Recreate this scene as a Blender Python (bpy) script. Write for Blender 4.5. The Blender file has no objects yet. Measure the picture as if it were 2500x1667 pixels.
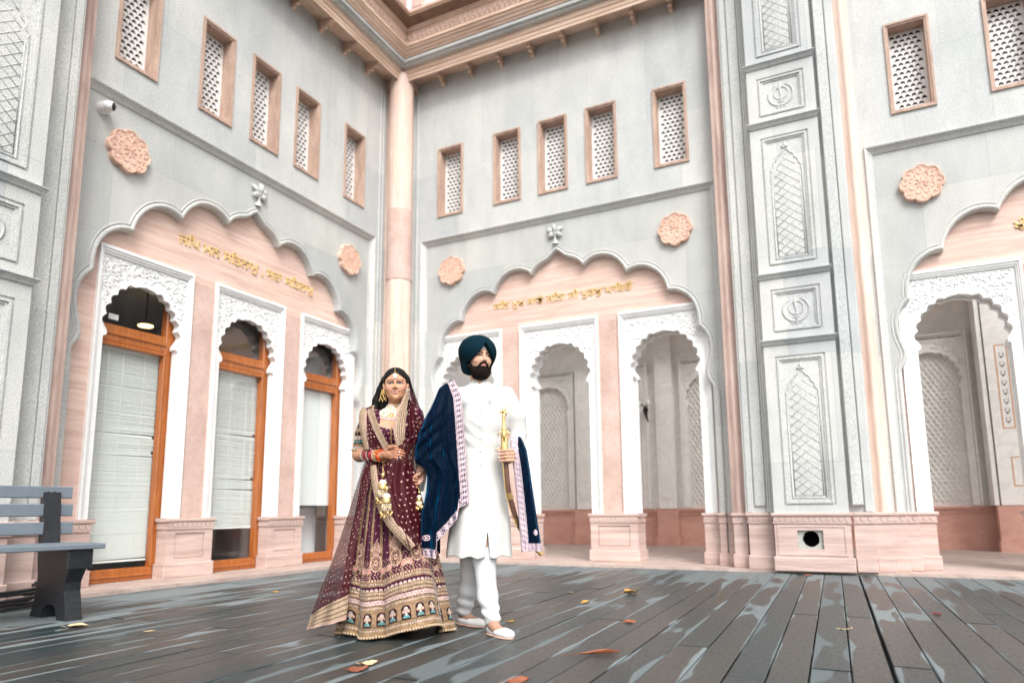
import bpy, bmesh, math, random
import numpy as np
from mathutils import Vector, Matrix
random.seed(7); np.random.seed(7)
R = math.radians
scn = bpy.context.scene
# ------------------------------------------------------------------ camera
CX, CY, CZ = 6.712, -9.0878, 0.736
YAW, PITCH, ROLL = -0.4547, 0.1503, -0.0085
FPX = 1672.1                                     # focal length in pixels of a 2500 px wide frame
cam_d = bpy.data.cameras.new('camera'); cam = bpy.data.objects.new('camera', cam_d)
scn.collection.objects.link(cam); scn.camera = cam
fw = Vector((math.sin(YAW)*math.cos(PITCH), math.cos(YAW)*math.cos(PITCH), math.sin(PITCH)))
rt = Vector((math.cos(YAW), -math.sin(YAW), 0)); up = rt.cross(fw)
rt2 = math.cos(ROLL)*rt + math.sin(ROLL)*up; up2 = -math.sin(ROLL)*rt + math.cos(ROLL)*up
cam.matrix_world = Matrix(((rt2.x, up2.x, -fw.x, CX), (rt2.y, up2.y, -fw.y, CY), (rt2.z, up2.z, -fw.z, CZ), (0, 0, 0, 1)))
cam_d.sensor_width = 36; cam_d.lens = FPX/2500*36
cam_d.shift_x = -7.8/2500; cam_d.shift_y = 158.2/2500
cam_d.clip_start = 0.05; cam_d.clip_end = 500
cam_d.dof.use_dof = True; cam_d.dof.focus_distance = 4.46; cam_d.dof.aperture_fstop = 1.25
# ------------------------------------------------------------------ sky, sun, exposure
SUN_EL, SUN_AZ = 46, 141                           # soft bright overcast: a broad sun behind the camera
w = bpy.data.worlds.new('World'); scn.world = w; w.use_nodes = True
nt = w.node_tree; nt.nodes.clear()
sky = nt.nodes.new('ShaderNodeTexSky'); sky.sky_type = 'NISHITA'; sky.sun_disc = False
sky.sun_elevation = R(SUN_EL); sky.sun_rotation = R(SUN_AZ); sky.dust_density = 4; sky.air_density = 1.0; sky.ozone_density = 1.0
hs = nt.nodes.new('ShaderNodeHueSaturation'); hs.inputs['Saturation'].default_value = 0.10
bg = nt.nodes.new('ShaderNodeBackground'); bg.inputs[1].default_value = 0.15
ow = nt.nodes.new('ShaderNodeOutputWorld')
nt.links.new(sky.outputs[0], hs.inputs['Color']); nt.links.new(hs.outputs[0], bg.inputs[0]); nt.links.new(bg.outputs[0], ow.inputs[0])
sd = bpy.data.lights.new('sun', 'SUN'); sd.energy = 1.0; sd.angle = R(25); sd.color = (1, .97, .93)
so = bpy.data.objects.new('sun', sd); scn.collection.objects.link(so)
az = R(SUN_AZ); el = R(SUN_EL)
sdir = Vector((math.sin(az)*math.cos(el), math.cos(az)*math.cos(el), math.sin(el)))
so.rotation_euler = sdir.to_track_quat('Z', 'Y').to_euler(); so.location = (8, -12, 14)
scn.view_settings.view_transform = 'Standard'; scn.view_settings.look = 'None'
scn.view_settings.gamma = 1; scn.view_settings.use_curve_mapping = False
scn.view_settings.exposure = 0.90
scn.cycles.max_bounces = 8; scn.cycles.diffuse_bounces = 5; scn.cycles.transparent_max_bounces = 16

# ------------------------------------------------------------------ helpers
COL = scn.collection
def M1(u, o, z): return (o, -u, z)               # wall running toward the camera on the left
def M2(u, o, z): return (u, -o, z)               # far wall
def M3(u, o, z): return (12.48-u, -o, z)         # the far wall beyond the pier, mirrored
def MI(x, y, z): return (x, y, z)
class MB:
    def __init__(s, T=MI): s.v = []; s.f = []; s.T = T; s.c = None; s.uv = None
    def add(s, vs, fs, T=None):
        T = T or s.T; b = len(s.v); s.v += [T(*p) for p in vs]; s.f += [tuple(i+b for i in f) for f in fs]
    def box(s, u0, u1, o0, o1, z0, z1):
        s.add([(u0,o0,z0),(u1,o0,z0),(u1,o1,z0),(u0,o1,z0),(u0,o0,z1),(u1,o0,z1),(u1,o1,z1),(u0,o1,z1)],
              [(0,1,2,3),(4,7,6,5),(0,4,5,1),(1,5,6,2),(2,6,7,3),(3,7,4,0)])
    def bevbox(s, u0, u1, o0, o1, z0, z1, b=.01):   # box whose outer face is chamfered
        s.add([(u0,o0,z0),(u1,o0,z0),(u1,o0,z1),(u0,o0,z1),(u0,o1-b,z0),(u1,o1-b,z0),(u1,o1-b,z1),(u0,o1-b,z1),
               (u0+b,o1,z0+b),(u1-b,o1,z0+b),(u1-b,o1,z1-b),(u0+b,o1,z1-b)],
              [(0,1,2,3),(0,1,5,4),(1,2,6,5),(2,3,7,6),(3,0,4,7),(4,5,9,8),(5,6,10,9),(6,7,11,10),(7,4,8,11),(8,9,10,11)])
    def plate(s, outer, holes, o0, o1):           # flat slab with holes, outline in (u, z)
        cu = bpy.data.curves.new('t', 'CURVE'); cu.dimensions = '2D'; cu.fill_mode = 'BOTH'; cu.extrude = (o1-o0)/2
        for poly in [outer]+list(holes):
            sp = cu.splines.new('POLY'); sp.points.add(len(poly)-1)
            for i, (a, b) in enumerate(poly): sp.points[i].co = (a, b, 0, 1)
            sp.use_cyclic_u = True
        ob = bpy.data.objects.new('t', cu); COL.objects.link(ob)
        me = ob.to_mesh(); mid = (o0+o1)/2
        s.add([(q.co.x, mid+q.co.z, q.co.y) for q in me.vertices], [tuple(p.vertices) for p in me.polygons])
        ob.to_mesh_clear(); bpy.data.objects.remove(ob); bpy.data.curves.remove(cu)
    def grid(s, P, close_u=False, close_v=False):  # P: array (n, m, 3)
        n, m = P.shape[:2]; b = len(s.v); s.v += [s.T(*p) for p in P.reshape(-1, 3).tolist()]
        for i in range(n if close_u else n-1):
            for j in range(m if close_v else m-1):
                a, c = i, (i+1) % n; d, e = j, (j+1) % m
                s.f.append((b+a*m+d, b+c*m+d, b+c*m+e, b+a*m+e))
    def tube(s, pts, r, n=6, cap=True, flat=1.0):
        pts = [Vector(p) for p in pts]; k = len(pts); rr = r if hasattr(r, '__len__') else [r]*k
        b = len(s.v); prev = None
        for i, p in enumerate(pts):
            t = (pts[min(i+1, k-1)]-pts[max(i-1, 0)]).normalized()
            if prev is None:
                a = Vector((0, 0, 1)) if abs(t.z) < .9 else Vector((1, 0, 0)); nrm = (a - t*a.dot(t)).normalized()
            else: nrm = (prev - t*prev.dot(t)).normalized()
            prev = nrm; bi = t.cross(nrm)
            for j in range(n):
                a = 2*math.pi*j/n; q = p + (nrm*math.cos(a) + bi*math.sin(a)*flat)*rr[i]; s.v.append(s.T(*q))
        for i in range(k-1):
            for j in range(n):
                j2 = (j+1) % n; s.f.append((b+i*n+j, b+i*n+j2, b+(i+1)*n+j2, b+(i+1)*n+j))
        if cap: s.f.append(tuple(b+j for j in range(n))); s.f.append(tuple(b+(k-1)*n+j for j in reversed(range(n))))
    def lathe(s, c, prof, n=24, squash=1.0):       # prof [(r, z)]
        b = len(s.v); m = len(prof)
        for i in range(n):
            a = 2*math.pi*i/n
            for r_, z in prof: s.v.append(s.T(c[0]+r_*math.cos(a), c[1]+r_*math.sin(a)*squash, c[2]+z))
        for i in range(n):
            i2 = (i+1) % n
            for j in range(m-1): s.f.append((b+i*m+j, b+i2*m+j, b+i2*m+j+1, b+i*m+j+1))
    def ball(s, c, r, n=8, m=6):
        rx, ry, rz = r if hasattr(r, '__len__') else (r, r, r); b = len(s.v)
        s.v.append(s.T(c[0], c[1], c[2]-rz))
        for i in range(1, m):
            a = math.pi*i/m
            for j in range(n):
                t = 2*math.pi*j/n; s.v.append(s.T(c[0]+rx*math.sin(a)*math.cos(t), c[1]+ry*math.sin(a)*math.sin(t), c[2]-rz*math.cos(a)))
        s.v.append(s.T(c[0], c[1], c[2]+rz)); top = len(s.v)-1
        for j in range(n):
            j2 = (j+1) % n; s.f.append((b, b+1+j2, b+1+j)); s.f.append((top, b+1+(m-2)*n+j, b+1+(m-2)*n+j2))
            for i in range(m-2): s.f.append((b+1+i*n+j, b+1+i*n+j2, b+1+(i+1)*n+j2, b+1+(i+1)*n+j))
    def build(s, name, mat, parent=None, smooth=False, col=None, uv=None, recalc=True, loc=None, auto=None):
        me = bpy.data.meshes.new(name); me.from_pydata(s.v, [], s.f)
        if recalc:
            bm = bmesh.new(); bm.from_mesh(me); bmesh.ops.recalc_face_normals(bm, faces=bm.faces); bm.to_mesh(me); bm.free()
        return finish(me, name, mat, parent, smooth, col, loc, auto)
def finish(me, name, mat, parent, smooth=False, col=None, loc=None, auto=None):
    ob = bpy.data.objects.new(name, me); COL.objects.link(ob)
    if mat: me.materials.append(mat)
    if smooth or auto:
        me.polygons.foreach_set('use_smooth', [True]*len(me.polygons))
        if auto: me.set_sharp_from_angle(angle=R(auto))
    if col is not None:
        at = me.color_attributes.new('Col', 'FLOAT_COLOR', 'POINT'); at.data.foreach_set('color', np.asarray(col, dtype=np.float32).ravel())
    if loc is not None:
        me.transform(Matrix.Translation(-Vector(loc))); ob.location = loc
    if parent is not None:
        ob.parent = parent; ob.matrix_parent_inverse = Matrix.Translation(-Vector(parent.location))
    return ob
def tag(o, label=None, cat=None, group=None, kind=None):
    if label: o['label'] = label
    if cat: o['category'] = cat
    if group: o['group'] = group
    if kind: o['kind'] = kind
    return o
def empty(name, loc, label, cat, group=None):
    o = bpy.data.objects.new(name, None); COL.objects.link(o); o.location = loc; o.empty_display_size = .1
    return tag(o, label, cat, group)
def rect(u0, u1, z0, z1): return [(u0, z0), (u1, z0), (u1, z1), (u0, z1)]

# ------------------------------------------------------------------ materials
class NM:
    def __init__(s, name, rough=.6, spec=.4):
        s.m = bpy.data.materials.new(name); s.m.use_nodes = True; s.t = s.m.node_tree; s.N = s.t.nodes
        s.b = s.N['Principled BSDF']; s.b.inputs['Roughness'].default_value = rough; s.b.inputs['Specular IOR Level'].default_value = spec
        s.tc = None
    def coord(s, kind='Object', scale=(1, 1, 1), loc=(0, 0, 0)):
        if s.tc is None: s.tc = s.N.new('ShaderNodeTexCoord')
        mp = s.N.new('ShaderNodeMapping'); mp.inputs['Scale'].default_value = scale; mp.inputs['Location'].default_value = loc
        s.t.links.new(s.tc.outputs[kind], mp.inputs[0]); return mp.outputs[0]
    def noise(s, co, scale, detail=4, rough=.55, dist=0):
        n = s.N.new('ShaderNodeTexNoise'); n.inputs['Scale'].default_value = scale; n.inputs['Detail'].default_value = detail
        n.inputs['Roughness'].default_value = rough; n.inputs['Distortion'].default_value = dist; s.t.links.new(co, n.inputs['Vector']); return n.outputs['Fac']
    def ramp(s, fac, stops):
        r = s.N.new('ShaderNodeValToRGB'); e = r.color_ramp.elements
        while len(e) < len(stops): e.new(.5)
        for i, (p, c) in enumerate(stops): e[i].position = p; e[i].color = tuple(c)+(1,) if len(c) == 3 else c
        s.t.links.new(fac, r.inputs[0]); return r.outputs[0]
    def mix(s, fac, a, b, mode='MIX'):
        m = s.N.new('ShaderNodeMix'); m.data_type = 'RGBA'; m.blend_type = mode
        for sock, val in ((m.inputs[0], fac), (m.inputs[6], a), (m.inputs[7], b)): s.put(sock, val)
        return m.outputs[2]
    def math(s, op, a, b=0.0, c=0.0):
        m = s.N.new('ShaderNodeMath'); m.operation = op; s.put(m.inputs[0], a); s.put(m.inputs[1], b); s.put(m.inputs[2], c); return m.outputs[0]
    def put(s, sock, val):
        if isinstance(val, bpy.types.NodeSocket): s.t.links.new(val, sock)
        elif hasattr(val, '__len__') and len(val) == 3 and sock.type == 'RGBA': sock.default_value = (*val, 1)
        else: sock.default_value = val
    def bump(s, h, strength=.3, dist=.01):
        b = s.N.new('ShaderNodeBump'); b.inputs['Strength'].default_value = strength; b.inputs['Distance'].default_value = dist
        s.t.links.new(h, b.inputs['Height']); s.t.links.new(b.outputs[0], s.b.inputs['Normal'])
    def set(s, **k):
        for n, v in k.items(): s.put(s.b.inputs[n.replace('_', ' ')], v)
        return s.m
    def attr(s, name='Col', out='Color'):
        a = s.N.new('ShaderNodeAttribute'); a.attribute_name = name; return a.outputs[out]
def plain(name, col, rough=.6, metal=0, spec=.4, noise=0.06, scale=30):
    n = NM(name, rough, spec); co = n.coord()
    f = n.noise(co, scale, 3); c = n.ramp(f, [(.3, tuple(x*(1-noise) for x in col)), (.7, tuple(min(1, x*(1+noise)) for x in col))])
    return n.set(Base_Color=c, Metallic=metal)
def granite(name, lo, hi, block=(1.4, .9)):
    n = NM(name, .62, .35); co = n.coord()
    sp = n.noise(co, 125, 3, .65); bl = n.noise(co, .7, 3); st = n.noise(n.coord(scale=(1, 1, .35)), 3.5, 5, .6)
    spk = n.ramp(sp, [(.34, (.52, .53, .55)), (.5, (1,)*3), (.64, (1.2,)*3)])
    base = n.ramp(bl, [(.35, lo), (.65, hi)])
    c = n.mix(1.0, base, spk, 'MULTIPLY'); c = n.mix(.75, c, n.ramp(st, [(.3, (.84, .85, .86)), (.6, (1.02, 1.02, 1.02))]), 'MULTIPLY')
    # ashlar: large blocks of slightly differing stone with hairline joints
    sep = n.N.new('ShaderNodeSeparateXYZ'); n.t.links.new(co, sep.inputs[0])
    hor = n.math('ADD', sep.outputs[0], n.math('MULTIPLY', sep.outputs[1], -1.0))
    cmb = n.N.new('ShaderNodeCombineXYZ'); n.t.links.new(hor, cmb.inputs[0]); n.t.links.new(sep.outputs[2], cmb.inputs[1])
    br = n.N.new('ShaderNodeTexBrick'); br.offset = .5; br.inputs['Scale'].default_value = 1; br.inputs['Mortar Size'].default_value = .0016
    br.inputs['Brick Width'].default_value = block[0]; br.inputs['Row Height'].default_value = block[1]; br.inputs['Bias'].default_value = 0
    br.inputs['Color1'].default_value = (.86, .875, .88, 1); br.inputs['Color2'].default_value = (1.07, 1.05, 1.0, 1); br.inputs['Mortar'].default_value = (.6, .6, .6, 1)
    n.t.links.new(cmb.outputs[0], br.inputs[0]); c = n.mix(1.0, c, br.outputs[0], 'MULTIPLY')
    n.bump(sp, .25, .004); return n.set(Base_Color=c)
def sandstone(name, a, b, c2, sx=(.6, .6, 9), sc=2.2, blk=True, strength=.2):
    n = NM(name, .6, .3); co = n.coord(scale=sx)
    f = n.noise(co, sc, 7, .62, .6); fine = n.noise(n.coord(scale=(sx[0]*3, sx[1]*3, sx[2]*5)), sc*2, 3)
    col = n.ramp(f, [(.32, a), (.5, b), (.68, c2)])
    col = n.mix(.55, col, n.ramp(fine, [(.3, (.82, .78, .76)), (.55, (1, 1, 1))]), 'MULTIPLY')
    if blk:
        bl = n.noise(n.coord(), .9, 2); col = n.mix(.5, col, n.ramp(bl, [(.35, (.86, .8, .8)), (.65, (1.05, 1.04, 1.0))]), 'MULTIPLY')
    n.bump(fine, strength, .003); return n.set(Base_Color=col)
GR = granite('grey_granite', (.49, .50, .49), (.57, .58, .565))
GRL = granite('pale_granite', (.53, .545, .545), (.62, .625, .615), (.9, 1.25))
PINK = sandstone('pink_travertine', (.60, .41, .345), (.72, .53, .455), (.79, .63, .56), sx=(.55, .55, 8))
PINKP = sandstone('pink_pillar_stone', (.55, .39, .34), (.63, .46, .405), (.68, .52, .47), sx=(1.2, 1.2, 1.0), sc=2.5)
PLIN = sandstone('plinth_stone', (.47, .345, .31), (.60, .46, .415), (.67, .54, .50), sx=(.5, .5, 7))
STRIP = sandstone('banded_red_stone', (.46, .33, .30), (.66, .49, .43), (.76, .61, .53), sx=(3, 3, .5), sc=1.6)
BROWN = sandstone('tan_sandstone', (.40, .28, .22), (.50, .36, .29), (.60, .45, .37), sx=(3, 3, .8), sc=3)
EAVE = sandstone('eave_sandstone', (.60, .42, .31), (.72, .53, .42), (.80, .63, .52), sx=(1, 1, 9), sc=2)
RED = sandstone('veranda_red_stone', (.62, .34, .27), (.70, .40, .33), (.76, .46, .38), sx=(1, 1, 2), sc=2, strength=.1)
COLM = sandstone('corner_column_stone', (.68, .48, .40), (.78, .60, .51), (.84, .69, .61), sx=(5, 5, .35), sc=1.5)
def marble(name, base, vein, amt=.35, rough=.35):
    n = NM(name, rough, .5); co = n.coord(); f = n.noise(co, 1.6, 8, .65, 1.8)
    c = n.ramp(f, [(.40, base), (.48, tuple(x*(1-amt*.5)+y*amt*.5 for x, y in zip(base, vein))), (.505, tuple(x*(1-amt)+y*amt for x, y in zip(base, vein))), (.54, base)])
    return n.set(Base_Color=c)
MARB = marble('white_marble', (.86, .86, .85), (.6, .62, .62), .25)
MARV = marble('veined_marble', (.90, .885, .85), (.55, .56, .53), .3, .3)
DARK = plain('dark_interior', (.012, .014, .018), .8)
GOLDL = NM('gold_lettering', .4).set(Base_Color=(.80, .58, .24), Metallic=.2)
def timber():
    n = NM('varnished_orange_timber', .28, .5); co = n.coord(scale=(14, 14, 1.2)); f = n.noise(co, 2.5, 6, .6, .8)
    c = n.ramp(f, [(.3, (.28, .078, .017)), (.55, (.42, .128, .027)), (.75, (.52, .18, .04))]); return n.set(Base_Color=c, Coat_Weight=.3)
TIMB = timber()
def glassm():
    n = NM('window_glass', .03, .5); m = n.m; tr = n.N.new('ShaderNodeBsdfTransparent'); tr.inputs[0].default_value = (.96, .98, .98, 1)
    gl = n.N.new('ShaderNodeBsdfGlossy'); gl.inputs['Roughness'].default_value = .02; fr = n.N.new('ShaderNodeFresnel'); fr.inputs[0].default_value = 1.5
    mx = n.N.new('ShaderNodeMixShader'); f2 = n.math('ADD', n.math('MULTIPLY', fr.outputs[0], .16), .01)
    n.t.links.new(f2, mx.inputs[0]); n.t.links.new(tr.outputs[0], mx.inputs[1]); n.t.links.new(gl.outputs[0], mx.inputs[2])
    n.t.links.new(mx.outputs[0], n.N['Material Output'].inputs[0]); return m
GLASS = glassm()
# ================================================================== the building
BLD = empty('temple_building', (0, 0, 0), 'grey granite and pink sandstone temple with lobed arches and lattice windows round a courtyard corner', 'building')
UC = 2.97
# ---- half profile of the big lobed arch, lobe by lobe (u from centre, z)
LOBES = [[(0, 4.585), (.06, 4.545), (.14, 4.475), (.25, 4.43), (.33, 4.385), (.385, 4.33), (.42, 4.278)],
         [(.42, 4.278), (.50, 4.345), (.60, 4.385), (.72, 4.39), (.84, 4.355), (.94, 4.28), (1.02, 4.18), (1.07, 4.075)],
         [(1.07, 4.075), (1.15, 4.115), (1.25, 4.128), (1.36, 4.105), (1.47, 4.04), (1.56, 3.94), (1.62, 3.82), (1.645, 3.71)],
         [(1.645, 3.71), (1.74, 3.705), (1.84, 3.66), (1.93, 3.58), (1.99, 3.48), (2.025, 3.36), (2.035, 3.26), (2.035, 3.165)],
         [(2.035, 3.165), (2.10, 3.10), (2.15, 3.01), (2.175, 2.90), (2.17, 2.78), (2.145, 2.66), (2.115, 2.57), (2.11, 2.50), (2.125, 2.43), (2.165, 2.37), (2.185, 2.34), (2.188, 2.28)],
         [(2.188, 2.28), (2.188, 1.5), (2.188, .68)]]
def smooth_poly(p, k=4):
    out = []
    P = [Vector((a, b)) for a, b in p]
    for i in range(len(P)-1):
        a = P[max(i-1, 0)]; b = P[i]; c = P[i+1]; d = P[min(i+2, len(P)-1)]
        for j in range(k):
            t = j/k; out.append(tuple(.5*((2*b)+(c-a)*t+(2*a-5*b+4*c-d)*t*t+(3*b-a-3*c+d)*t**3)))
    out.append(tuple(P[-1])); return out
LB = [smooth_poly(l, 3) if i < 5 else l for i, l in enumerate(LOBES)]
def half(lobes):
    r = []
    for l in lobes: r += l if not r else l[1:]
    return r
HALF = half(LB)
def arch_poly(uc, zbot=None):
    h = list(HALF)
    if zbot is not None: h[-1] = (h[-1][0], zbot)
    return [(uc+a, b) for a, b in h] + [(uc-a, b) for a, b in reversed(h[1:])]
def resample(P, n):
    P = np.array(P); d = np.r_[0, np.cumsum(np.hypot(*(P[1:]-P[:-1]).T))]; t = np.linspace(0, d[-1], n)
    return np.c_[np.interp(t, d, P[:, 0]), np.interp(t, d, P[:, 1])]
def lobe_mould(mb, lobes, prof, uc, sgn, n=18):
    """sweep a moulding (w outward from the opening, o) along each lobe, mitred at the cusps"""
    L = [np.array(l) for l in lobes]
    def d0(l, e): v = (l[1]-l[0]) if e == 0 else (l[-1]-l[-2]); return v/np.hypot(*v)
    mit = []
    for i in range(len(L)+1):
        if i == 0: m = np.array([0, 1.])
        elif i == len(L): t = d0(L[-1], 1); m = np.array([-t[1], t[0]])
        else:
            a = d0(L[i-1], 1); b = d0(L[i], 0); na = np.array([-a[1], a[0]]); nb = np.array([-b[1], b[0]]); m = na+nb
        m = m/np.hypot(*m); m = m if (i == 0 or m[0] > -.9) else m
        mit.append(m)
    for i, l in enumerate(L):
        rows = []
        tt = np.gradient(l, axis=0); tt /= np.hypot(tt[:, 0], tt[:, 1])[:, None]; nn = np.c_[-tt[:, 1], tt[:, 0]]
        # outward = away from the arch axis / upward
        if (nn*np.array([1, .6])).sum() < 0: nn = -nn
        for w, o in prof:
            q = l + nn*w
            if w > 1e-6:
                ms = mit[i]*(1 if (mit[i]*nn[0]).sum() > 0 else -1); me = mit[i+1]*(1 if (mit[i+1]*nn[-1]).sum() > 0 else -1)
                s0 = w/max(.25, (ms*nn[0]).sum()); s1 = w/max(.25, (me*nn[-1]).sum()); A = l[0]+ms*s0; B = l[-1]+me*s1
                cr = lambda m, p: m[0]*p[:, 1]-m[1]*p[:, 0]
                sa = np.sign(cr(ms, (l[len(l)//2]-l[0])[None])[0]); sb = np.sign(cr(me, (l[len(l)//2]-l[-1])[None])[0])
                keep = (cr(ms, q-l[0])*sa > 1e-4) & (cr(me, q-l[-1])*sb > 1e-4)
                q = np.vstack([A[None], q[keep], B[None]])
            q = resample(q, n); rows.append([(uc+sgn*a, o, b) for a, b in q])
        mb.grid(np.array(rows))
MPROF = [(-.004, -.135), (-.004, -.012), (.002, .004), (.012, .013), (.024, .016), (.036, .013), (.044, .003), (.050, -.004), (.056, .008), (.068, .009), (.076, -.004)]

# scalloped opening of the small marble arches: half widths from the axis
def small_open(uc, hw, zs, za, zb, k=6):
    """cusped semicircular head: k small scallops from spring to apex"""
    pts = []; n = 6
    for i in range(k):
        a0 = math.pi/2*i/k; a1 = math.pi/2*(i+1)/k
        def P(a):
            rr = 1.0; return Vector((hw*math.cos(a)**.9*rr if a < math.pi/2-1e-6 else 0, zs+(za-zs)*(math.sin(a)**1.0)))
        A = P(a0); B = P(a1); ch = B-A; nrm = Vector((ch.y, -ch.x)); nrm = nrm if nrm.dot(Vector((math.cos((a0+a1)/2), math.sin((a0+a1)/2)))) > 0 else -nrm
        nrm.normalize(); d = ch.length
        for j in range(n+1):
            t = j/n; q = A+ch*t+nrm*(math.sin(math.pi*t)*d*.30)
            if i == k-1: q = A+ch*t+nrm*(math.sin(math.pi*t)*d*.16*(1-t))+Vector((0, .02*t*t))
            if j or not pts: pts.append((q.x, q.y))
    foot = [(hw, zb), (hw, zs-.10), (hw-.028, zs-.085), (hw-.03, zs-.05), (hw-.012, zs-.02)]
    h = foot+[p for p in pts[1:]]
    return [(uc+a, b) for a, b in h]+[(uc-a, b) for a, b in reversed(h[:-1])]

def spiral(c, r0, turns, a0, sgn, n=14, shrink=.12):
    return [(c[0]+sgn*(r0*(1-t*(1-shrink)))*math.cos(a0+turns*2*math.pi*t), c[1]+(r0*(1-t*(1-shrink)))*math.sin(a0+turns*2*math.pi*t)) for t in [i/n for i in range(n+1)]]
def arabesque(mb, uc, hw, z0, z1, zs, za, ohw, o, dens=1.0):
    """carved scrolls filling the spandrels either side of a small arch"""
    rnd = random.Random(5)
    for sg in (-1, 1):
        pts = []
        for gx in np.arange(.04, hw-.03, .085):
            for gz in np.arange(zs-.12, z1-.03, .085):
                rr = math.hypot(gx/ohw, (gz-zs)/(za-zs+.02)) if gz > zs else gx/ohw
                if rr > 1.17 and gx < hw-.035: pts.append((gx+rnd.uniform(-.012, .012), gz+rnd.uniform(-.012, .012)))
        for i, (x, z) in enumerate(pts):
            r0 = rnd.uniform(.030, .044); a0 = rnd.uniform(0, 6.28)
            sp = spiral((uc+sg*x, z), r0, 1.1, a0, sg*(1 if i % 2 else -1), 12)
            mb.tube([(a, o, b) for a, b in sp], [.0085*(1-.5*k/12) for k in range(13)], 5, True)
            for k in range(3):
                b0 = a0+k*2.1; L = r0*1.15
                mb.tube([(uc+sg*x+L*math.cos(b0), o, z+L*math.sin(b0)), (uc+sg*x+L*1.3*math.cos(b0+.3), o+.004, z+L*1.3*math.sin(b0+.3)), (uc+sg*x+L*1.7*math.cos(b0+.7), o, z+L*1.7*math.sin(b0+.7))], [.003, .010, .002], 5, True)

def make_frame(T, uc, hw, ohw, depth, opening_kind, tag_lab=None):
    """white marble surround with carved spandrels"""
    z0, z1 = .682, 3.51
    mb = MB(T)
    zs, za = (2.66, 3.175)
    op = small_open(uc, ohw, zs, za, z0)
    ins = .055; top = .085
    # stepped border
    def ring(a, b, c, d):      # inset a..b, from o c..d
        outer = [(uc-hw+a, z0), (uc+hw-a, z0), (uc+hw-a, z1-a), (uc-hw+a, z1-a)]
        bt = b*1.5
        mb.plate([(uc-hw+a, z0), (uc-hw+b, z0), (uc-hw+b, z1-bt), (uc+hw-b, z1-bt), (uc+hw-b, z0), (uc+hw-a, z0), (uc+hw-a, z1-a*1.5), (uc-hw+a, z1-a*1.5)], [], c, d)
    ring(0, .022, -.30, -.068); ring(.0225, .040, -.30, -.084); ring(.0405, .056, -.30, -.100)
    o1 = [(uc-hw+.0565, z0), (uc+hw-.0565, z0), (uc+hw-.0565, z1-.085), (uc-hw+.0565, z1-.085)]
    # front plate with the scalloped opening: outline minus opening -> one polygon
    poly = [(uc-hw+.0565, z0), (uc-hw+.0565, z1-.085), (uc+hw-.0565, z1-.085), (uc+hw-.0565, z0)] + op
    mb.plate(poly, [], -.20, -.125)
    # raised rim following the scallops
    rim = [(a, -.123, b) for a, b in op if b > zs-.12]
    mb.tube(rim, .008, 5)
    for (d0, d1, g) in ((-.203, -depth+.083, .035), (-depth+.08, -depth, .012)):
        if d0 <= d1+.01: continue
        op2 = small_open(uc, ohw+g, zs, za+g, z0)
        mb.plate([(uc-hw+.002, z0), (uc-hw+.002, z1-.02), (uc+hw-.002, z1-.02), (uc+hw-.002, z0)] + op2, [], d1, d0)
    fr = mb.build('marble_surround', MARB, BLD)
    ca = MB(T); arabesque(ca, uc, hw-.0565, z0, z1-.085, zs, za, ohw, -.122)
    ca.build('carved_scrolls', MARB, fr, smooth=True)
    return fr

# lattice screen shared by all upper windows (local mesh, then placed)
def lattice_mesh(w, h, nx, ny, th=.03):
    mb = MB(); cw = w/nx; ch = h/ny; n = 6
    for r in range(ny):
        off = (r % 2)*.5
        cols = np.arange(-off, nx-off+.01, 1)
        for c in cols:
            x0 = max(0, c*cw); x1 = min(w, (c+1)*cw); z0 = r*ch; z1 = z0+ch
            if x1-x0 < cw*.9:
                if x1-x0 > 1e-4: mb.add([(x0, 0, z0), (x1, 0, z0), (x1, 0, z1), (x0, 0, z1)], [(0, 1, 2, 3)])
                continue
            xc = (x0+x1)/2; rx = cw*.42; zb = z0+ch*.15; rz = ch*.76
            inner = [(xc+rx*math.cos(a), zb+rz*math.sin(a)) for a in [math.pi*k/8 for k in range(9)]]+[(xc-rx*.35, zb+ch*.16), (xc+rx*.35, zb+ch*.16)]
            # outer ring, one vertex for each inner one
            outer = [(x1, z0+ch*.3), (x1, z0+ch*.62), (x1, z1), (xc+rx*.45, z1), (xc, z1), (xc-rx*.45, z1), (x0, z1), (x0, z0+ch*.62), (x0, z0+ch*.3), (x0, z0), (x1, z0)]
            m = len(inner); vs = [(a, 0, b) for a, b in inner]+[(a, 0, b) for a, b in outer]+[(a, -th, b) for a, b in inner]
            fs = []
            for k in range(m):
                k2 = (k+1) % m; fs.append((k, k2, m+k2, m+k)); fs.append((k, 2*m+k, 2*m+k2, k2))
            mb.add(vs, fs)
    b = .02
    mb.box(-b, 0, -th, .002, -b, h+b); mb.box(w, w+b, -th, .002, -b, h+b); mb.box(0, w, -th, .0025, -b, 0); mb.box(0, w, -th, .0025, h, h+b)
    return mb
LATW, LATH = .355, 1.065
LM = lattice_mesh(LATW, LATH, 5, 17, .016)
WLATT = plain('white_lattice_stone', (.78, .76, .74), .6, noise=.03)
BLUEG = NM('dark_blue_glass', .08, .6).set(Base_Color=(.02, .035, .06))
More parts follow.
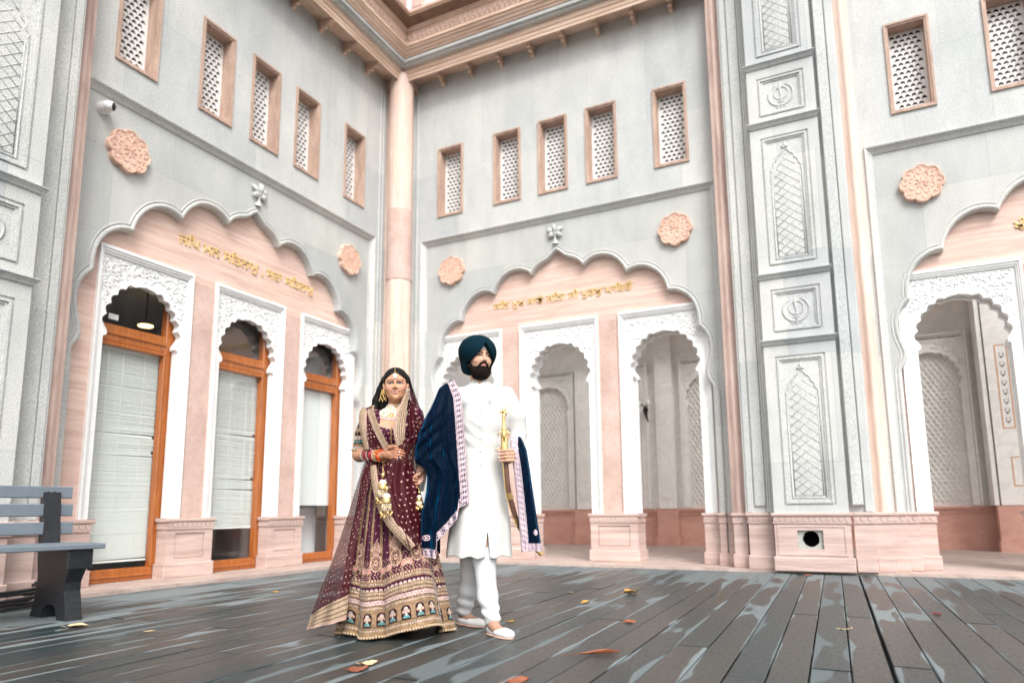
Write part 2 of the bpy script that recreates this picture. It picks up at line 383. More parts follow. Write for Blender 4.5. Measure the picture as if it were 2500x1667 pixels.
def jali_window(T, uc):
    z0, z1 = 5.485, 6.69; hw = .2425
    mb = MB(T)
    mb.plate(rect(uc-hw, uc+hw, z0, z1), [rect(uc-hw+.026, uc+hw-.026, z0+.026, z1-.026)], -.02, .078)
    mb.plate(rect(uc-hw+.026, uc+hw-.026, z0+.026, z1-.026), [rect(uc-hw+.047, uc+hw-.047, z0+.047, z1-.047)], -.16, .064)
    fr = mb.build('lattice_window', BROWN, BLD)
    g = MB(T); g.v = [T(uc-LATW/2+x, -.105+y, z0+.07+z) for x, y, z in LM.v]; g.f = list(LM.f)
    g.build('lattice', WLATT, fr)
    g = MB(T); g.box(uc-hw, uc+hw, -.25, -.16, z0, z1); g.build('pane', BLUEG, fr)

def rosette(T, uc, zc, r=.24):
    mb = MB(T); n = 80
    def rad(a): return r*(.86+.14*abs(math.cos(4*a))**.75)
    out = [(uc+rad(2*math.pi*i/n)*math.cos(2*math.pi*i/n), zc+rad(2*math.pi*i/n)*math.sin(2*math.pi*i/n)) for i in range(n)]
    mb.plate(out, [], -.01, .058)
    mb.tube([(a+(uc-a)*.05, .060, b+(zc-b)*.05) for a, b in out+[out[0]]], .010, 6)
    for k in range(8):
        a = 2*math.pi*k/8; c, s = math.cos(a), math.sin(a)
        P = lambda x, y: (uc+x*c-y*s, .060, zc+x*s+y*c)
        for sg in (-1, 1):
            mb.tube([P(.175*r/.24+.028*math.cos(t), sg*(.03+.026*math.sin(t))) for t in np.linspace(-2.2, 2.4, 9)], .0065, 5)
            mb.tube([P(.10+.03*math.cos(t), sg*.04+.03*sg*math.sin(t)) for t in np.linspace(-.8, 2.2, 7)], .006, 5)
        mb.tube([P(.015, 0), P(.045, .010), P(.075, 0), P(.045, -.010), P(.015, 0)], .006, 5)
        mb.tube([P(.012, 0), P(.07, 0)], [.004, .011], 5)
    mb.build('rosette', ROSE, BLD, auto=50)
ROSE = sandstone('rosette_sandstone', (.66, .43, .33), (.74, .50, .39), (.78, .56, .45), sx=(2, 2, 2), sc=3, blk=False)

def finial(mb, uc, z):
    """four petalled bud over the arch tip"""
    for a, L, wd in ((math.pi/2, .15, .045), (math.pi/2+.95, .15, .035), (math.pi/2-.95, .15, .035), (math.pi/2+2.0, .13, .035), (math.pi/2-2.0, .13, .035)):
        p0 = (uc, z+.14); pts = [(p0[0]+L*t*math.cos(a), .02+.03*math.sin(math.pi*t), p0[1]+L*t*math.sin(a)) for t in np.linspace(.05, 1, 7)]
        mb.tube(pts, [wd*math.sin(math.pi*(.08+.88*t))+.004 for t in np.linspace(0, 1, 7)], 8, True, .6)
    mb.ball((uc, .03, z+.14), .03, 10, 8)
    mb.tube([(uc, .01, z-.02), (uc, .02, z+.05), (uc, .025, z+.12)], [.05, .022, .02], 8)

def scale_band(mb, u0, u1, o, zt, h=.062, w=.062):
    n = max(1, round((u1-u0)/w)); w = (u1-u0)/n
    for i in range(n):
        c = u0+(i+.5)*w
        P = [(c+w*.47*math.cos(a), zt-h*.15+(h*.78)*math.sin(a)) for a in [math.pi*(1+k/8) for k in range(9)]]
        P = [(c-w*.47, zt)]+P+[(c+w*.47, zt)]
        mb.plate(P, [], o-.01, o+.008)

def pedestal(T, u0, u1, ofr, oback, panel=True, ov=1, part='plinth', parent=None, mat=None, band=True):
    """sandstone plinth block: base course, dado with sunk panel, scale frieze and cap"""
    mb = MB(T); b = .018
    mb.bevbox(u0-.022*ov, u1+.022*ov, oback, ofr+.022, .03, .185, .008)
    if panel and u1-u0 > .3:
        ins = .11
        mb.plate(rect(u0, u1, .185, .56), [rect(u0+ins, u1-ins, .235, .515)], oback, ofr)
        mb.bevbox(u0+ins, u1-ins, oback, ofr-.012, .235, .515, .012)
    else: mb.box(u0, u1, oback, ofr, .185, .56)
    mb.box(u0-.014*ov, u1+.014*ov, oback, ofr+.016, .56, .572)
    mb.box(u0-.008*ov, u1+.008*ov, oback, ofr+.012, .572, .640)
    mb.bevbox(u0-.030*ov, u1+.030*ov, oback, ofr+.036, .640, .680, .010)
    if band: scale_band(mb, u0-.004, u1+.004, ofr+.012, .638)
    mb.build(part, mat or PLIN, parent or BLD)

def inscription(T, text, u0, u1, zb, size_h, o, dirn):
    f = bpy.data.curves.new('t', 'FONT'); f.body = text; f.extrude = .02; f.offset = .001; f.resolution_u = 3
    ob = bpy.data.objects.new('t', f); COL.objects.link(ob); bpy.context.view_layer.update()
    me = ob.to_mesh(); V = np.array([v.co[:] for v in me.vertices]); F = [tuple(p.vertices) for p in me.polygons]
    ob.to_mesh_clear(); bpy.data.objects.remove(ob)
    x0, x1 = V[:, 0].min(), V[:, 0].max(); sx = abs(u1-u0)/(x1-x0)
    yb = np.percentile(V[:, 1], 6); yt = np.percentile(V[:, 1], 88); sy = size_h/(yt-yb)
    mb = MB(T)
    # letters read left to right seen from the court
    mb.add([(u0+dirn*(x-x0)*sx, o+.006+z*.45, zb+(y-yb)*sy) for x, y, z in V.tolist()], F)
    mb.build('inscription', GOLDL, BLD)

def wall_module(T, hwF, spF, ucF, uR, depth, text, dirn, tz, eaves=True, open_floor=True):
    AP = arch_poly(UC, -.05)
    wins = [UC-1.82, UC-.78, UC-.0, UC+.775, UC+1.80]
    # lower wall (in the plane of the arch), upper wall set 55 mm forward
    mb = MB(T); mb.plate(rect(.30, 5.36, 0.0, 5.30), [AP], -.14, 0); mb.build('wall', GR, BLD)
    mb = MB(T); mb.plate([(.30, .68), (.595, .68), (.595, 5.122), (5.333, 5.122), (5.333, .68), (5.44, .68), (5.44, 8.4), (.02, 8.4), (.02, .68)],
                         [rect(c-.20, c+.20, 5.52, 6.66) for c in wins], .003, .055); mb.build('wall', GRL, BLD)
    # cavetto string course turning down both sides
    mb = MB(T); prof = [(0, .0), (0, .016), (.012, .018), (.014, .026), (.022, .028), (.03, .034), (.045, .050), (.062, .074), (.072, .080), (.084, .080), (.088, .058)]
    u0, u1, zt = .672, 5.256, 5.046; rows = []
    for wd, o in prof: rows.append([(u0-wd, o, .68), (u0-wd, o, zt+wd), (u1+wd, o, zt+wd), (u1+wd, o, .68)])
    mb.grid(np.array(rows)); mb.build('string_course', GRM, BLD)
    # thin fillets on the wall beside the corner
    for a in (.50, .42): 
        mb = MB(T); mb.bevbox(a-.018, a+.018, .055, .075, .68, 8.2, .008); mb.build('fillet', GRL, BLD)
    # arch moulding, finial
    mb = MB(T)
    for sg in (1, -1): lobe_mould(mb, LB, MPROF, UC, sg)
    finial(mb, UC, 4.70); mb.build('arch_moulding', GRM, BLD, auto=60)
    # tympanum with the three rectangles for the frames
    holes = [rect(ucF+k*spF-hwF+.004, ucF+k*spF+hwF-.004, -.1, 3.506) for k in (-1, 0, 1)]
    poly = [(.74, 4.64), (.74, -.02)]
    for h in sorted(holes): poly += [(h[0][0], -.02), (h[0][0], 3.506), (h[1][0], 3.506), (h[1][0], -.02)]
    poly += [(5.20, -.02), (5.20, 4.64)]
    mb = MB(T); mb.plate(poly, [], -.20, -.108); mb.build('tympanum', PINK, BLD)
    for c in wins: jali_window(T, c)
    for c in (UC-1.80, UC+1.795): rosette(T, c, 4.548)
    inscription(T, text, *tz, -.108, dirn)
    ed = []
    for k in (-1, 0, 1):
        c = ucF+k*spF; make_frame(T, c, hwF, uR, depth, None); ed += [c-hwF, c+hwF]
    # pink pilaster faces between the frames, set a little forward
    for a, b in ((ed[1], ed[2]), (ed[3], ed[4])):
        mb = MB(T); mb.bevbox(a+.03, b-.03, -.11, -.092, .682, 3.44, .006); mb.build('pilaster_face', PINKP, BLD)
        pedestal(T, a-(hwF-uR)+.0-.012, b+(hwF-uR)+.012, -.085, -depth-.01)
    pedestal(T, ed[5]-(hwF-uR)-.012, 5.145, -.085, -depth-.01, panel=False)
    pedestal(T, .80, ed[0]+(hwF-uR)+.012, -.085, -depth-.01, panel=False)
GRM = granite('moulding_granite', (.56, .57, .56), (.63, .63, .62))
T1 = 'ਜਿਪ ਮਨ ਸਿਤਨਾਮੁ , ਸਦਾ ਸਿਤਨਾਮੁ'
T2 = 'ਜਿਨ ਮੁਖ ਸਾਚੇ ਜਿਨਾ ਜੀ ਪੁਰਖੁ ਪਾਇਓ'
T3 = 'ਖੰਡ ਪ੍ਰਸਾਦ ਗੁਰ ਹਿਰ ਸਵਾਰਿਆ ਨਾਮ'
wall_module(M1, .565, 1.457, 2.885, .437, .235, T1, -1, (4.0, 1.775, 3.835, .105))
wall_module(M2, .626, 1.565, 2.938, .458, .46, T2, 1, (1.86, 4.10, 3.835, .105))
wall_module(M3, .626, 1.565, 2.938, .458, .46, T3, -1, (3.90, 1.75, 3.835, .105))

# ---- piers
def emblem(mb, uc, zc, o, s=1.0):
    """crossed curved blades around a ring with an upright double edged blade"""
    P = lambda x, z: (uc+x*s, o, zc+z*s)
    for sg in (-1, 1):
        mb.tube([P(sg*.155*math.sin(t)-sg*.0, -.02-.155*math.cos(t)) for t in np.linspace(-.25, 2.75, 22)], [.010*math.sin(math.pi*(k+1.5)/25)+.003 for k in range(22)], 5)
        mb.tube([P(sg*(.03+.035*t), -.185-.02*math.sin(t*3)) for t in np.linspace(0, 1, 6)], .006, 5)
    mb.tube([P(.088*math.cos(t), .005+.088*math.sin(t)) for t in np.linspace(0, 2*math.pi, 25)], .008, 5)
    mb.tube([P(0, -.19), P(0, -.12), P(0, -.02), P(-.012, .08), P(0, .17)], [.008, .006, .010, .016, .002], 5)
    mb.tube([P(-.045, -.115), P(0, -.122), P(.045, -.115)], .006, 5); mb.ball(P(0, -.2), .014)
def cusped_panel(mb, uc, z0, z1, hw, o, s):
    """lattice panel with a stepped lobed head and bud"""
    h = z1-z0
    prof = [(hw, z0), (hw, z1-.40), (hw-.012, z1-.385), (hw+.002, z1-.36), (hw-.01, z1-.33), (hw-.035, z1-.31), (hw-.03, z1-.28), (hw-.045, z1-.25), (hw-.075, z1-.235), (hw-.075, z1-.20), (hw-.095, z1-.17), (hw-.12, z1-.165), (hw-.13, z1-.14), (0, z1-.10)]
    prof = [(max(0, a), b) for a, b in prof]
    out = [(uc+a, o, b) for a, b in prof]+[(uc-a, o, b) for a, b in reversed(prof[:-1])]
    mb.tube(out+[out[0]], .009, 5)
    mb.tube([(uc-hw+.025, o, z1-.42), (uc-hw+.025, o, z0+.025), (uc+hw-.025, o, z0+.025), (uc+hw-.025, o, z1-.42)], .005, 4)
    for a, L in ((math.pi/2, .085), (math.pi/2+1, .05), (math.pi/2-1, .05)):
        mb.tube([(uc+L*t*math.cos(a), o+.005, z1-.09+L*t*math.sin(a)) for t in (0, .5, 1)], [.006, .018, .002], 6)
    hw2 = hw-.028; zt = z1-.20; st = .105
    for sg in (-1, 1):
        for k in np.arange(-12, 40):
            c = z0+k*st         # z = c + sg*x*1.0
            P = []
            for x in np.linspace(-hw2, hw2, 17):
                z = c+sg*x*.85
                lim = zt if abs(x) < hw2*.45 else (z1-.30 if abs(x) < hw2*.8 else z1-.41)
                if z0+.03 < z < lim: P.append((uc+x, o-.001, z))
            if len(P) > 1: mb.tube([P[0], P[-1]], .0042, 4)
def pier(T, hole=False):
    grp = MB(T)
    # reeds, strips
    for a, b, o in ((5.105, 5.215, -.01), (5.222, 5.335, .005)):
        pass
    px = [(5.36, 5.535, .30), (6.92, 7.085, .30)]
    for (a, b, o), pm in zip(px, (STRIP, COLM)):
        mb = MB(T)
        c = (a+b)/2; hw = (b-a)/2; pr = []
        for t in np.linspace(-1, 1, 15): pr.append((c+hw*t, o-.03*abs(t)**4+.014*math.cos(t*math.pi*1.5)))
        mb.grid(np.array([[(u, oo, .68), (u, oo, 9.6)] for u, oo in [(a, -.0)]+pr+[(b, 0)]]))
        mb.build('pink_pilaster', pm, BLD, auto=40)
    mb = MB(T)
    mb.box(5.538, 6.918, -.1, .40, .68, 9.6)
    mb.bevbox(5.555, 5.63, .39, .418, .68, 9.6, .01); mb.bevbox(5.645, 5.775, .39, .43, .76, 9.6, .008)
    mb.bevbox(6.69, 6.805, .39, .5, .76, 9.6, .008); mb.bevbox(6.815, 6.905, .39, .44, .68, 9.6, .01)
    for k in range(3): mb.bevbox(5.785+k*.03, 5.811+k*.03, .39, .47+.04*k, .68, 9.6, .008)
    mb.build('pier_shaft', GRL, BLD)
    mb = MB(T); uc = 6.262; hw = .39
    zz = [(.68, 2.635), (2.70, 3.45), (3.515, 5.40), (5.465, 6.20), (6.265, 8.2), (8.27, 9.1)]
    inner = [(.762, 2.505), (2.79, 3.325), (3.615, 5.275), (5.55, 6.08), (6.36, 8.05), None]
    for i, (a, b) in enumerate(zz):
        if inner[i]:
            c, d = inner[i]; iw = .272
            mb.plate(rect(uc-hw, uc+hw, a, b), [rect(uc-iw, uc+iw, c, d)], .40, .60)
            # stepped sunk border
            def r2(x, o0, o1): mb.plate(rect(uc-iw+x, uc+iw-x, c+x, d-x), [rect(uc-iw+x+.022, uc+iw-x-.022, c+x+.022, d-x-.022)], .42, o1)
            r2(0, .4, .585); r2(.0225, .4, .605); r2(.045, .4, .590)
            mb.box(uc-iw+.067, uc+iw-.067, .42, .578, c+.067, d-.067)
        else: mb.box(uc-hw, uc+hw, .4, .60, a, b)
        # cavetto under each block
        if i < 5:
            z = b; rows = [[(uc-hw-.0-x, o, z+w) , (uc+hw+x, o, z+w)] for x, o, w in ((.0, .602, 0), (.004, .612, .006), (.004, .620, .012), (.012, .626, .024), (.03, .645, .046), (.034, .66, .058), (.034, .66, .066), (0, .5, .067))]
            mb.grid(np.array(rows))
    bl = mb.build('panelled_block', GRL, BLD)
    for i in (1, 3): mb = MB(T); c, d = inner[i]; emblem(mb, uc, (c+d)/2+.015, .580, .92); mb.build('emblem', GRM, bl, smooth=True)
    for i in (0, 2, 4): mb = MB(T); c, d = inner[i]; cusped_panel(mb, uc, c+.085, d-.08, .175, .580, 1); mb.build('carved_panel', GRM, bl, smooth=True)
    # plinths below
    if hole:
        mb = MB(T); n = 36
        a, b, ofr, oback = 5.865, 6.66, .60, .2
        mb.bevbox(a-.022, b+.022, oback, ofr+.022, .03, .185, .008)
        hr = rect(6.105, 6.375, .275, .485)
        mb.plate(rect(a, b, .185, .56), [hr], .50, ofr)
        # raised border round the dado
        mb.plate(rect(a+.03, b-.04, .205, .545), [rect(a+.055, b-.065, .23, .52)], ofr-.01, ofr+.008)
        mb.box(a-.014, b+.014, oback, ofr+.016, .56, .572); mb.box(a-.008, b+.008, oback, ofr+.012, .572, .640)
        mb.bevbox(a-.030, b+.030, oback, ofr+.036, .640, .680, .010); scale_band(mb, a-.004, b+.004, ofr+.012, .638)
        mb.build('plinth', PLIN, BLD)
        mb = MB(T); circ = [(6.245+.088*math.cos(2*math.pi*k/n)*(1+.03*math.sin(5*k)), .388+.09*math.sin(2*math.pi*k/n)) for k in range(n)]
        mb.plate(hr, [circ], .52, .56); vh = mb.build('vent_hole', plain('cement_patch', (.42, .43, .40), .9, noise=.25, scale=25), BLD)
        mb = MB(T); mb.grid(np.array([[(u, .53, z), (u, .22, z)] for u, z in circ+[circ[0]]])); mb.add([(u, .22, z) for u, z in circ], [tuple(range(n))]); mb.build('pipe', plain('pipe_painted_dark', (.012, .009, .008), .9), vh)  # darkness of the hole painted near-black on pipe wall and end cap
    else: pedestal(T, 5.865, 6.66, .60, .2)
    pedestal(T, 5.562, 5.84, .43, .1, panel=True); pedestal(T, 6.691, 6.899, .52, .1, ov=0)
    for a, b, o in ((6.90, 7.079, .40), (7.08, 7.219, .28), (7.22, 7.345, .16)): pedestal(T, a, b, o, -.1, panel=False, ov=0)
    for a, b, o in ((5.372, 5.53, .31), (5.165, 5.245, .06), (5.27, 5.35, .06)): pedestal(T, a, b, o, -.1, panel=False, band=False)
    for a, b in ((5.158, 5.25), (5.262, 5.352), (7.11, 7.21)):
        mb = MB(T)
        c = (a+b)/2; r = (b-a)/2; mb.grid(np.array([[(c+r*math.cos(t), .012+r*.75*math.sin(t), .68), (c+r*math.cos(t), .012+r*.75*math.sin(t), 2.25)] for t in np.linspace(0, math.pi, 9)]))
        mb.build('reed', GRM, BLD, auto=40)
pier(M2, True); pier(M1, False)

# ---- corner column
mb = MB(); prof = []
cxc, cyc, rc = .335, -.305, .205
N = 72
P = []
for i in range(N):
    a = 2*math.pi*i/N; rr = rc*(1-.045*abs(math.sin(4*(a+R(45))))**.6)
    P.append([(cxc+rr*math.cos(a), cyc+rr*math.sin(a), z) for z in (.66, 2, 4.4, 5.6, 7, 8.0)])
mb.grid(np.array(P), close_u=True); mb.box(.0, .32, -.32, .0, .66, 8.0)
cc = mb.build('corner_column', COLM, BLD, auto=35)
mb = MB(); P2 = [[(cxc+(rc+.003)*math.cos(a)*.999, cyc+(rc+.003)*math.sin(a)*.999, z) for z in (4.41, 5.6)] for a in np.linspace(0, 2*math.pi, 60, endpoint=False)]
mb.grid(np.array(P2), close_u=True); mb.build('stone_drum', PINKP, cc, auto=40)
mb = MB(); mb.lathe((cxc, cyc, 0), [(0, .03), (.25, .03), (.25, .18), (.225, .185), (.225, .56), (.24, .57), (.24, .63), (.26, .64), (.26, .67), (.2, .68), (0, .68)], 40); mb.box(0, .36, -.36, 0, .03, .66); mb.build('plinth', PLIN, BLD, auto=30)

# ---- eaves with mitred corner
def L_sweep(mb, prof, e1=8.0, e2=7.3):
    mb.grid(np.array([[(o, -e1, z), (o, -o, z), (e2, -o, z)] for o, z in prof]))
mb = MB(); L_sweep(mb, [(.05, 7.985), (.375, 7.925), (.375, 7.862), (.392, 7.855), (.395, 7.90), (.405, 7.905), (.405, 7.965), (.42, 7.97), (.425, 8.05), (.44, 8.06), (.44, 8.2)], e2=5.36)
ev = mb.build('eave', EAVE, BLD)
mb = MB(); L_sweep(mb, [(.43, 8.055), (.50, 8.06), (.50, 8.09), (.545, 8.095), (.545, 8.145), (.4, 8.15)], e2=5.36); mb.build('grey_band', GRL, ev)
mb = MB(); L_sweep(mb, [(.50, 8.15), (.56, 8.155), (.565, 8.18), (.59, 8.19), (.60, 8.215), (.63, 8.235), (.635, 8.26), (.66, 8.27), (.66, 8.285), (.655, 8.29), (.655, 8.50), (.675, 8.505), (.675, 8.53), (.70, 8.54), (.70, 8.56)], e2=7.0); mb.build('cornice', EAVE, ev)
CARV = sandstone('carved_frieze_stone', (.66, .45, .37), (.76, .55, .47), (.82, .62, .54), sx=(3, 3, 3), sc=3, blk=False)
mb = MB()
def frieze_leaf(mb, f):
    for sgn in (-1, 1):
        mb.tube([f(sgn*(.004+.03*math.sin(t)), .06+.065*t/2.6) for t in np.linspace(0, 2.6, 7)], .008, 5)
    mb.tube([f(0, .03), f(0, .10), f(0, .155)], [.006, .016, .004], 6); mb.tube([f(-.035, .02), f(0, .035), f(.035, .02)], .006, 4)
for k in range(62):
    u = .72+k*.088
    if u < 5.3: frieze_leaf(mb, lambda a, b, u=u: (u+a, -.660, 8.31+b))
    frieze_leaf(mb, lambda a, b, u=u: (.660, -u-a, 8.31+b))
mb.build('carved_frieze', CARV, ev, smooth=True)
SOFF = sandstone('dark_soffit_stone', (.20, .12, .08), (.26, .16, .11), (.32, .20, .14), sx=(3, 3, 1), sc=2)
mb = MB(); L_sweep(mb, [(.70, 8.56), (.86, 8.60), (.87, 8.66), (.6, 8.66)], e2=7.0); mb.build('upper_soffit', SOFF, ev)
# corbels
def corbel(T, u):
    mb = MB(T); w = .028
    prof = [(.055, 7.80)]
    for k in range(4):
        o = .055+k*.075; z = 7.80+k*.033
        for t in np.linspace(-math.pi/2, math.pi/3, 6): prof.append((o+.03+.032*math.cos(t), z+.03+.022*math.sin(t)))
    prof += [(.365, 7.93), (.365, 7.945), (.055, 7.99)]
    n = len(prof)
    mb.add([(u-w, o, z) for o, z in prof]+[(u+w, o, z) for o, z in prof], [tuple(range(n)), tuple(range(2*n-1, n-1, -1))]+[(i, (i+1) % n, n+(i+1) % n, n+i) for i in range(n)])
    mb.build('corbel', EAVE, ev)
for k in range(9): corbel(M2, .47+k*.5485)
for k in range(9): corbel(M1, .36+k*.5515)
# upper balcony
mb = MB(); L_sweep(mb, [(.80, 8.66), (.80, 8.78), (.5, 8.78)], e2=7.0); mb.build('balcony_slab', PINKP, BLD)
for T in (M1, M2):
    mb = MB(T); mb.box(.6, 8, .6, .70, 8.78, 9.9); mb.build('balcony_wall', MARB, BLD)
    for k in range(8):
        mb = MB(T); mb.bevbox(.85+k*1.0, 1.05+k*1.0, .68, .80, 8.78, 10.2, .02); mb.build('balcony_post', PINKP, BLD)

# ---- steps and floors
LEDGE = sandstone('ledge_stone', (.40, .31, .27), (.50, .40, .36), (.56, .47, .42), sx=(2, 2, 2), sc=2, strength=.1)
def structure(o): return tag(o, kind='structure')
mb = MB(); mb.box(.0, 14, -.475, 4.6, -.04, .03); mb.box(0, .475, -14, -.4752, -.04, .0302); mb.box(-3.2, 0, -9.5, 4.6, -.04, .031)
structure(mb.build('ledge', LEDGE, None))
# ---- veranda behind the open arches
mb = MB(); mb.box(-.05, 15, 4.55, 4.75, 0, 4.4); mb.box(-.24, -.06, .2, 4.75, 0, 4.4); mb.box(13, 13.2, .2, 4.75, 0, 4.4); mb.build('veranda_wall', MARV, BLD)
mb = MB(); mb.box(-.2, 13.2, 3.9, 4.8, 4.32, 4.5); mb.build('ceiling_shade_strip', MARV, BLD)  # strip added to shade the wall top; the rest stays open for skylight
mb = MB(); mb.box(0, 13, .14, .20, 4.6, 5.4)
mb.build('lintel', GR, BLD)
# long red dado with pilasters and niche panels
def dado(T, u0, u1, off):
    mb = MB(T)
    mb.box(u0, u1, off, off+.10, .03, .20); mb.box(u0, u1, off, off+.07, .20, .62); mb.box(u0, u1, off, off+.12, .70, .74); mb.box(u0, u1, off, off+.085, .62, .70)
    scale_band(mb, u0, u1, off+.085, .70, .06, .09)
    mb.build('dado', RED, BLD)
dado(M2, 0, 13, -4.55)
def niche(u, hw=.52):
    T = lambda a, o, z: (a, 4.55-o, z)
    mb = MB(T)
    op = small_open(u, hw-.08, 2.82, 3.36, .76)
    mb.plate([(u-hw, .75), (u-hw, 3.6), (u+hw, 3.6), (u+hw, .75)]+op, [], 0, .09)
    for x in (0, .035): mb.plate([(u-hw-.06+x, .75), (u-hw-.03+x, .75), (u-hw-.03+x, 3.66-x), (u+hw+.03-x, 3.66-x), (u+hw+.03-x, .75), (u+hw+.06-x, .75), (u+hw+.06-x, 3.69-x), (u-hw-.06+x, 3.69-x)], [], 0, .13-x)
    ni = mb.build('niche', MARV, BLD)
    mb = MB(T); arabesque(mb, u, hw, 0, 3.58, 2.82, 3.36, hw-.08, .092); mb.build('carved_scrolls', MARV, ni, smooth=True)
    mb = MB(T); cw = .085; ch = .075
    for r in range(int(2.6/ch)):
        for c in range(-6, 6):
            x = u+(c+.5*(r % 2))*cw; z = .80+r*ch
            if abs(x-u) < hw-.09 and (z < 2.8 or math.hypot((x-u)/(hw-.06), (z-2.8)/.54) < 1):
                mb.tube([(x-cw*.48*math.cos(t), .012, z+ch*.9*math.sin(t)) for t in np.linspace(0, math.pi, 6)], .011, 4)
    mb.build('scale_screen', MARV, ni)
for u in (.9, 2.50, 4.32, 5.9, 8.03, 10.4): niche(u)
for u in (1.70, 3.43, 5.12, 7.1):
    mb = MB(); mb.box(u-.17, u+.17, 4.40, 4.56, .742, 4.3); mb.box(u-.10, u+.10, 4.385, 4.41, .95, 3.6); vp = mb.build('veranda_pilaster', MARV, BLD)
    mb = MB(); mb.box(u-.20, u+.20, 4.34, 4.45, .03, .72); mb.box(u-.23, u+.23, 4.31, 4.45, .035, .2); mb.build('pilaster_base', RED, vp)
# flanking projection seen through the right-hand arch
mb = MB(); mb.box(8.70, 8.76, 4.0, 4.5, .75, 4.3); mb.box(8.78, 11, 3.98, 4.1, .75, 4.3); pr = mb.build('veranda_projection', MARV, BLD)
mb = MB(); mb.box(8.70, 11, 3.90, 4.1, .03, .2); mb.box(8.72, 11, 3.93, 4.1, .2, .74); mb.build('projection_base', RED, pr)
INL = plain('orange_inlay', (.62, .30, .12), .5); BLK = plain('black_inlay', (.05, .045, .05), .5)
mb = MB(lambda a, o, z: (a, 3.98-o, z)); 
for (a, b, c, d) in ((8.91, 9.08, 1.95, 3.30), (8.97, 9.13, 1.04, 1.50)):
    mb.plate(rect(a, b, c, d), [rect(a+.015, b-.015, c+.015, d-.015)], 0, .004)
mb.build('inlay_border', INL, pr)
for k in range(8):
    mb = MB(lambda a, o, z: (a, 3.98-o, z))
    z = 2.03+k*.15
    for sg in (-1, 1): mb.tube([(8.995+sg*.03*math.sin(t), .002, z+.035*t) for t in np.linspace(0, 2.5, 6)], .004, 4)
    mb.ball((8.995, .004, z+.02), (.011, .004, .011))
    mb.build('inlay_flower', BLK, pr)

# ---- timber glazed doors on the left wall
BLIND = plain('blind_slat', (.90, .92, .88), .5, noise=.02)
FROST = plain('frosted_board', (.78, .82, .81), .4, noise=.02)
def door(uc, kind):
    o = -.30; hw = .50; T = M1
    mb = MB(T)
    def bar(a, b, c, d, of=0): mb.bevbox(a, b, o-.05, o+.045+of, c, d, .01)
    bar(uc+.385, uc+hw, .03, 3.35); bar(uc-hw, uc-.385, .03, 3.35)
    bar(uc-.385, uc+.385, 2.545, 2.735); mb.bevbox(uc-.385, uc+.385, o+.04, o+.062, 2.62, 2.65, .008); bar(uc-.385, uc+.385, .03, .165); mb.bevbox(uc-.385, uc+.385, o+.04, o+.06, .075, .10, .006)
    bar(uc-.385, uc+.385, 3.27, 3.35)
    for sx in (uc-.385, uc+.365): mb.bevbox(sx, sx+.02, o-.02, o+.058, .165, 2.545, .006)
    mb.bevbox(uc-.365, uc+.365, o-.02, o+.058, 2.505, 2.545, .006)
    fr = mb.build('glazed_door', TIMB, BLD)
    mb = MB(T); mb.add([(uc+a*.387, o-.008, z) for a, z in ((-1,.16),(1,.16),(1,2.55),(-1,2.55),(-1,2.73),(1,2.73),(1,3.3),(-1,3.3))], [(0,1,2,3),(4,5,6,7)]); mb.build('pane', GLASS, fr, recalc=False)
    mb = MB(T); g = .006
    zlow = {0: .25, 1: .56, 2: 2.5}[kind]; rnd = random.Random(kind+3)
    if kind < 2:
        z = 2.50; k = 0; pit = .0215
        while z > zlow:
            w0, w1 = uc-.380+(.0 if kind else .006), uc+.376; sag = 0; tilt = 0
            if kind == 0 and 1.35 < z < 1.62: w0 += rnd.choice((0, 0, .02, -.02)); tilt = rnd.uniform(-.004, .012)
            if kind == 1 and (1.15 < z < 1.2 or 1.72 < z < 1.75 or 1.02 < z < 1.04): tilt = .02; w0 += .05
            dz = (z-zlow)/(2.5-zlow)
            zz = z+rnd.uniform(-.0012, .0012)-.0
            drop = 0.02*(1-dz) if kind == 1 else -.012*(1-dz)
            oa = o-.045+rnd.uniform(-.002, .002)
            mb.add([(w0, oa+.011, zz-.009+tilt-drop), (w1, oa+.011, zz-.009), (w1, oa-.011, zz+.012), (w0, oa-.011, zz+.012+tilt-drop)], [(0, 1, 2, 3)])
            z -= pit; k += 1
        for t in (-.2, .05, .22): mb.box(uc+t, uc+t+.004, o-.032, o-.028, zlow, 2.5)
        mb.box(uc-.38, uc+.375, o-.06, o-.03, 2.49, 2.53); mb.box(uc-.375, uc+.372, o-.055, o-.035, zlow-.02, zlow)
        mb.build('blind', BLIND, fr)
    else:
        mb.box(uc-.384, uc+.38, o-.05, o-.04, .83, 2.5); mb.build('blind', FROST, fr)
    return fr
doors = [door(2.885+k*1.457, kd) for k, kd in ((1, 0), (0, 1), (-1, 2))]
# room behind
ROOM = plain('room_wall', (.30, .30, .31), .8)
mb = MB(M1); mb.box(-1, 9, -3.2, -3.0, 0, 4.4); mb.box(-1, 9, -3.1, -.24, 3.5, 3.7); mb.box(8.5, 8.7, -3.1, -.24, 0, 4.4); mb.box(-.4, -.2, -3.1, -.24, 0, 3.6); mb.box(-1, 9, -3.1, -.5, -.02, .06)
mb.build('room_shell', ROOM, BLD)
for a, b in ((-.1, .9), (1.93, 2.35), (3.38, 3.80), (4.85, 6.5)):
    mb = MB(M1); mb.box(a, b, -.5, -.36, 0, 3.6); mb.build('inner_wall', ROOM, BLD)
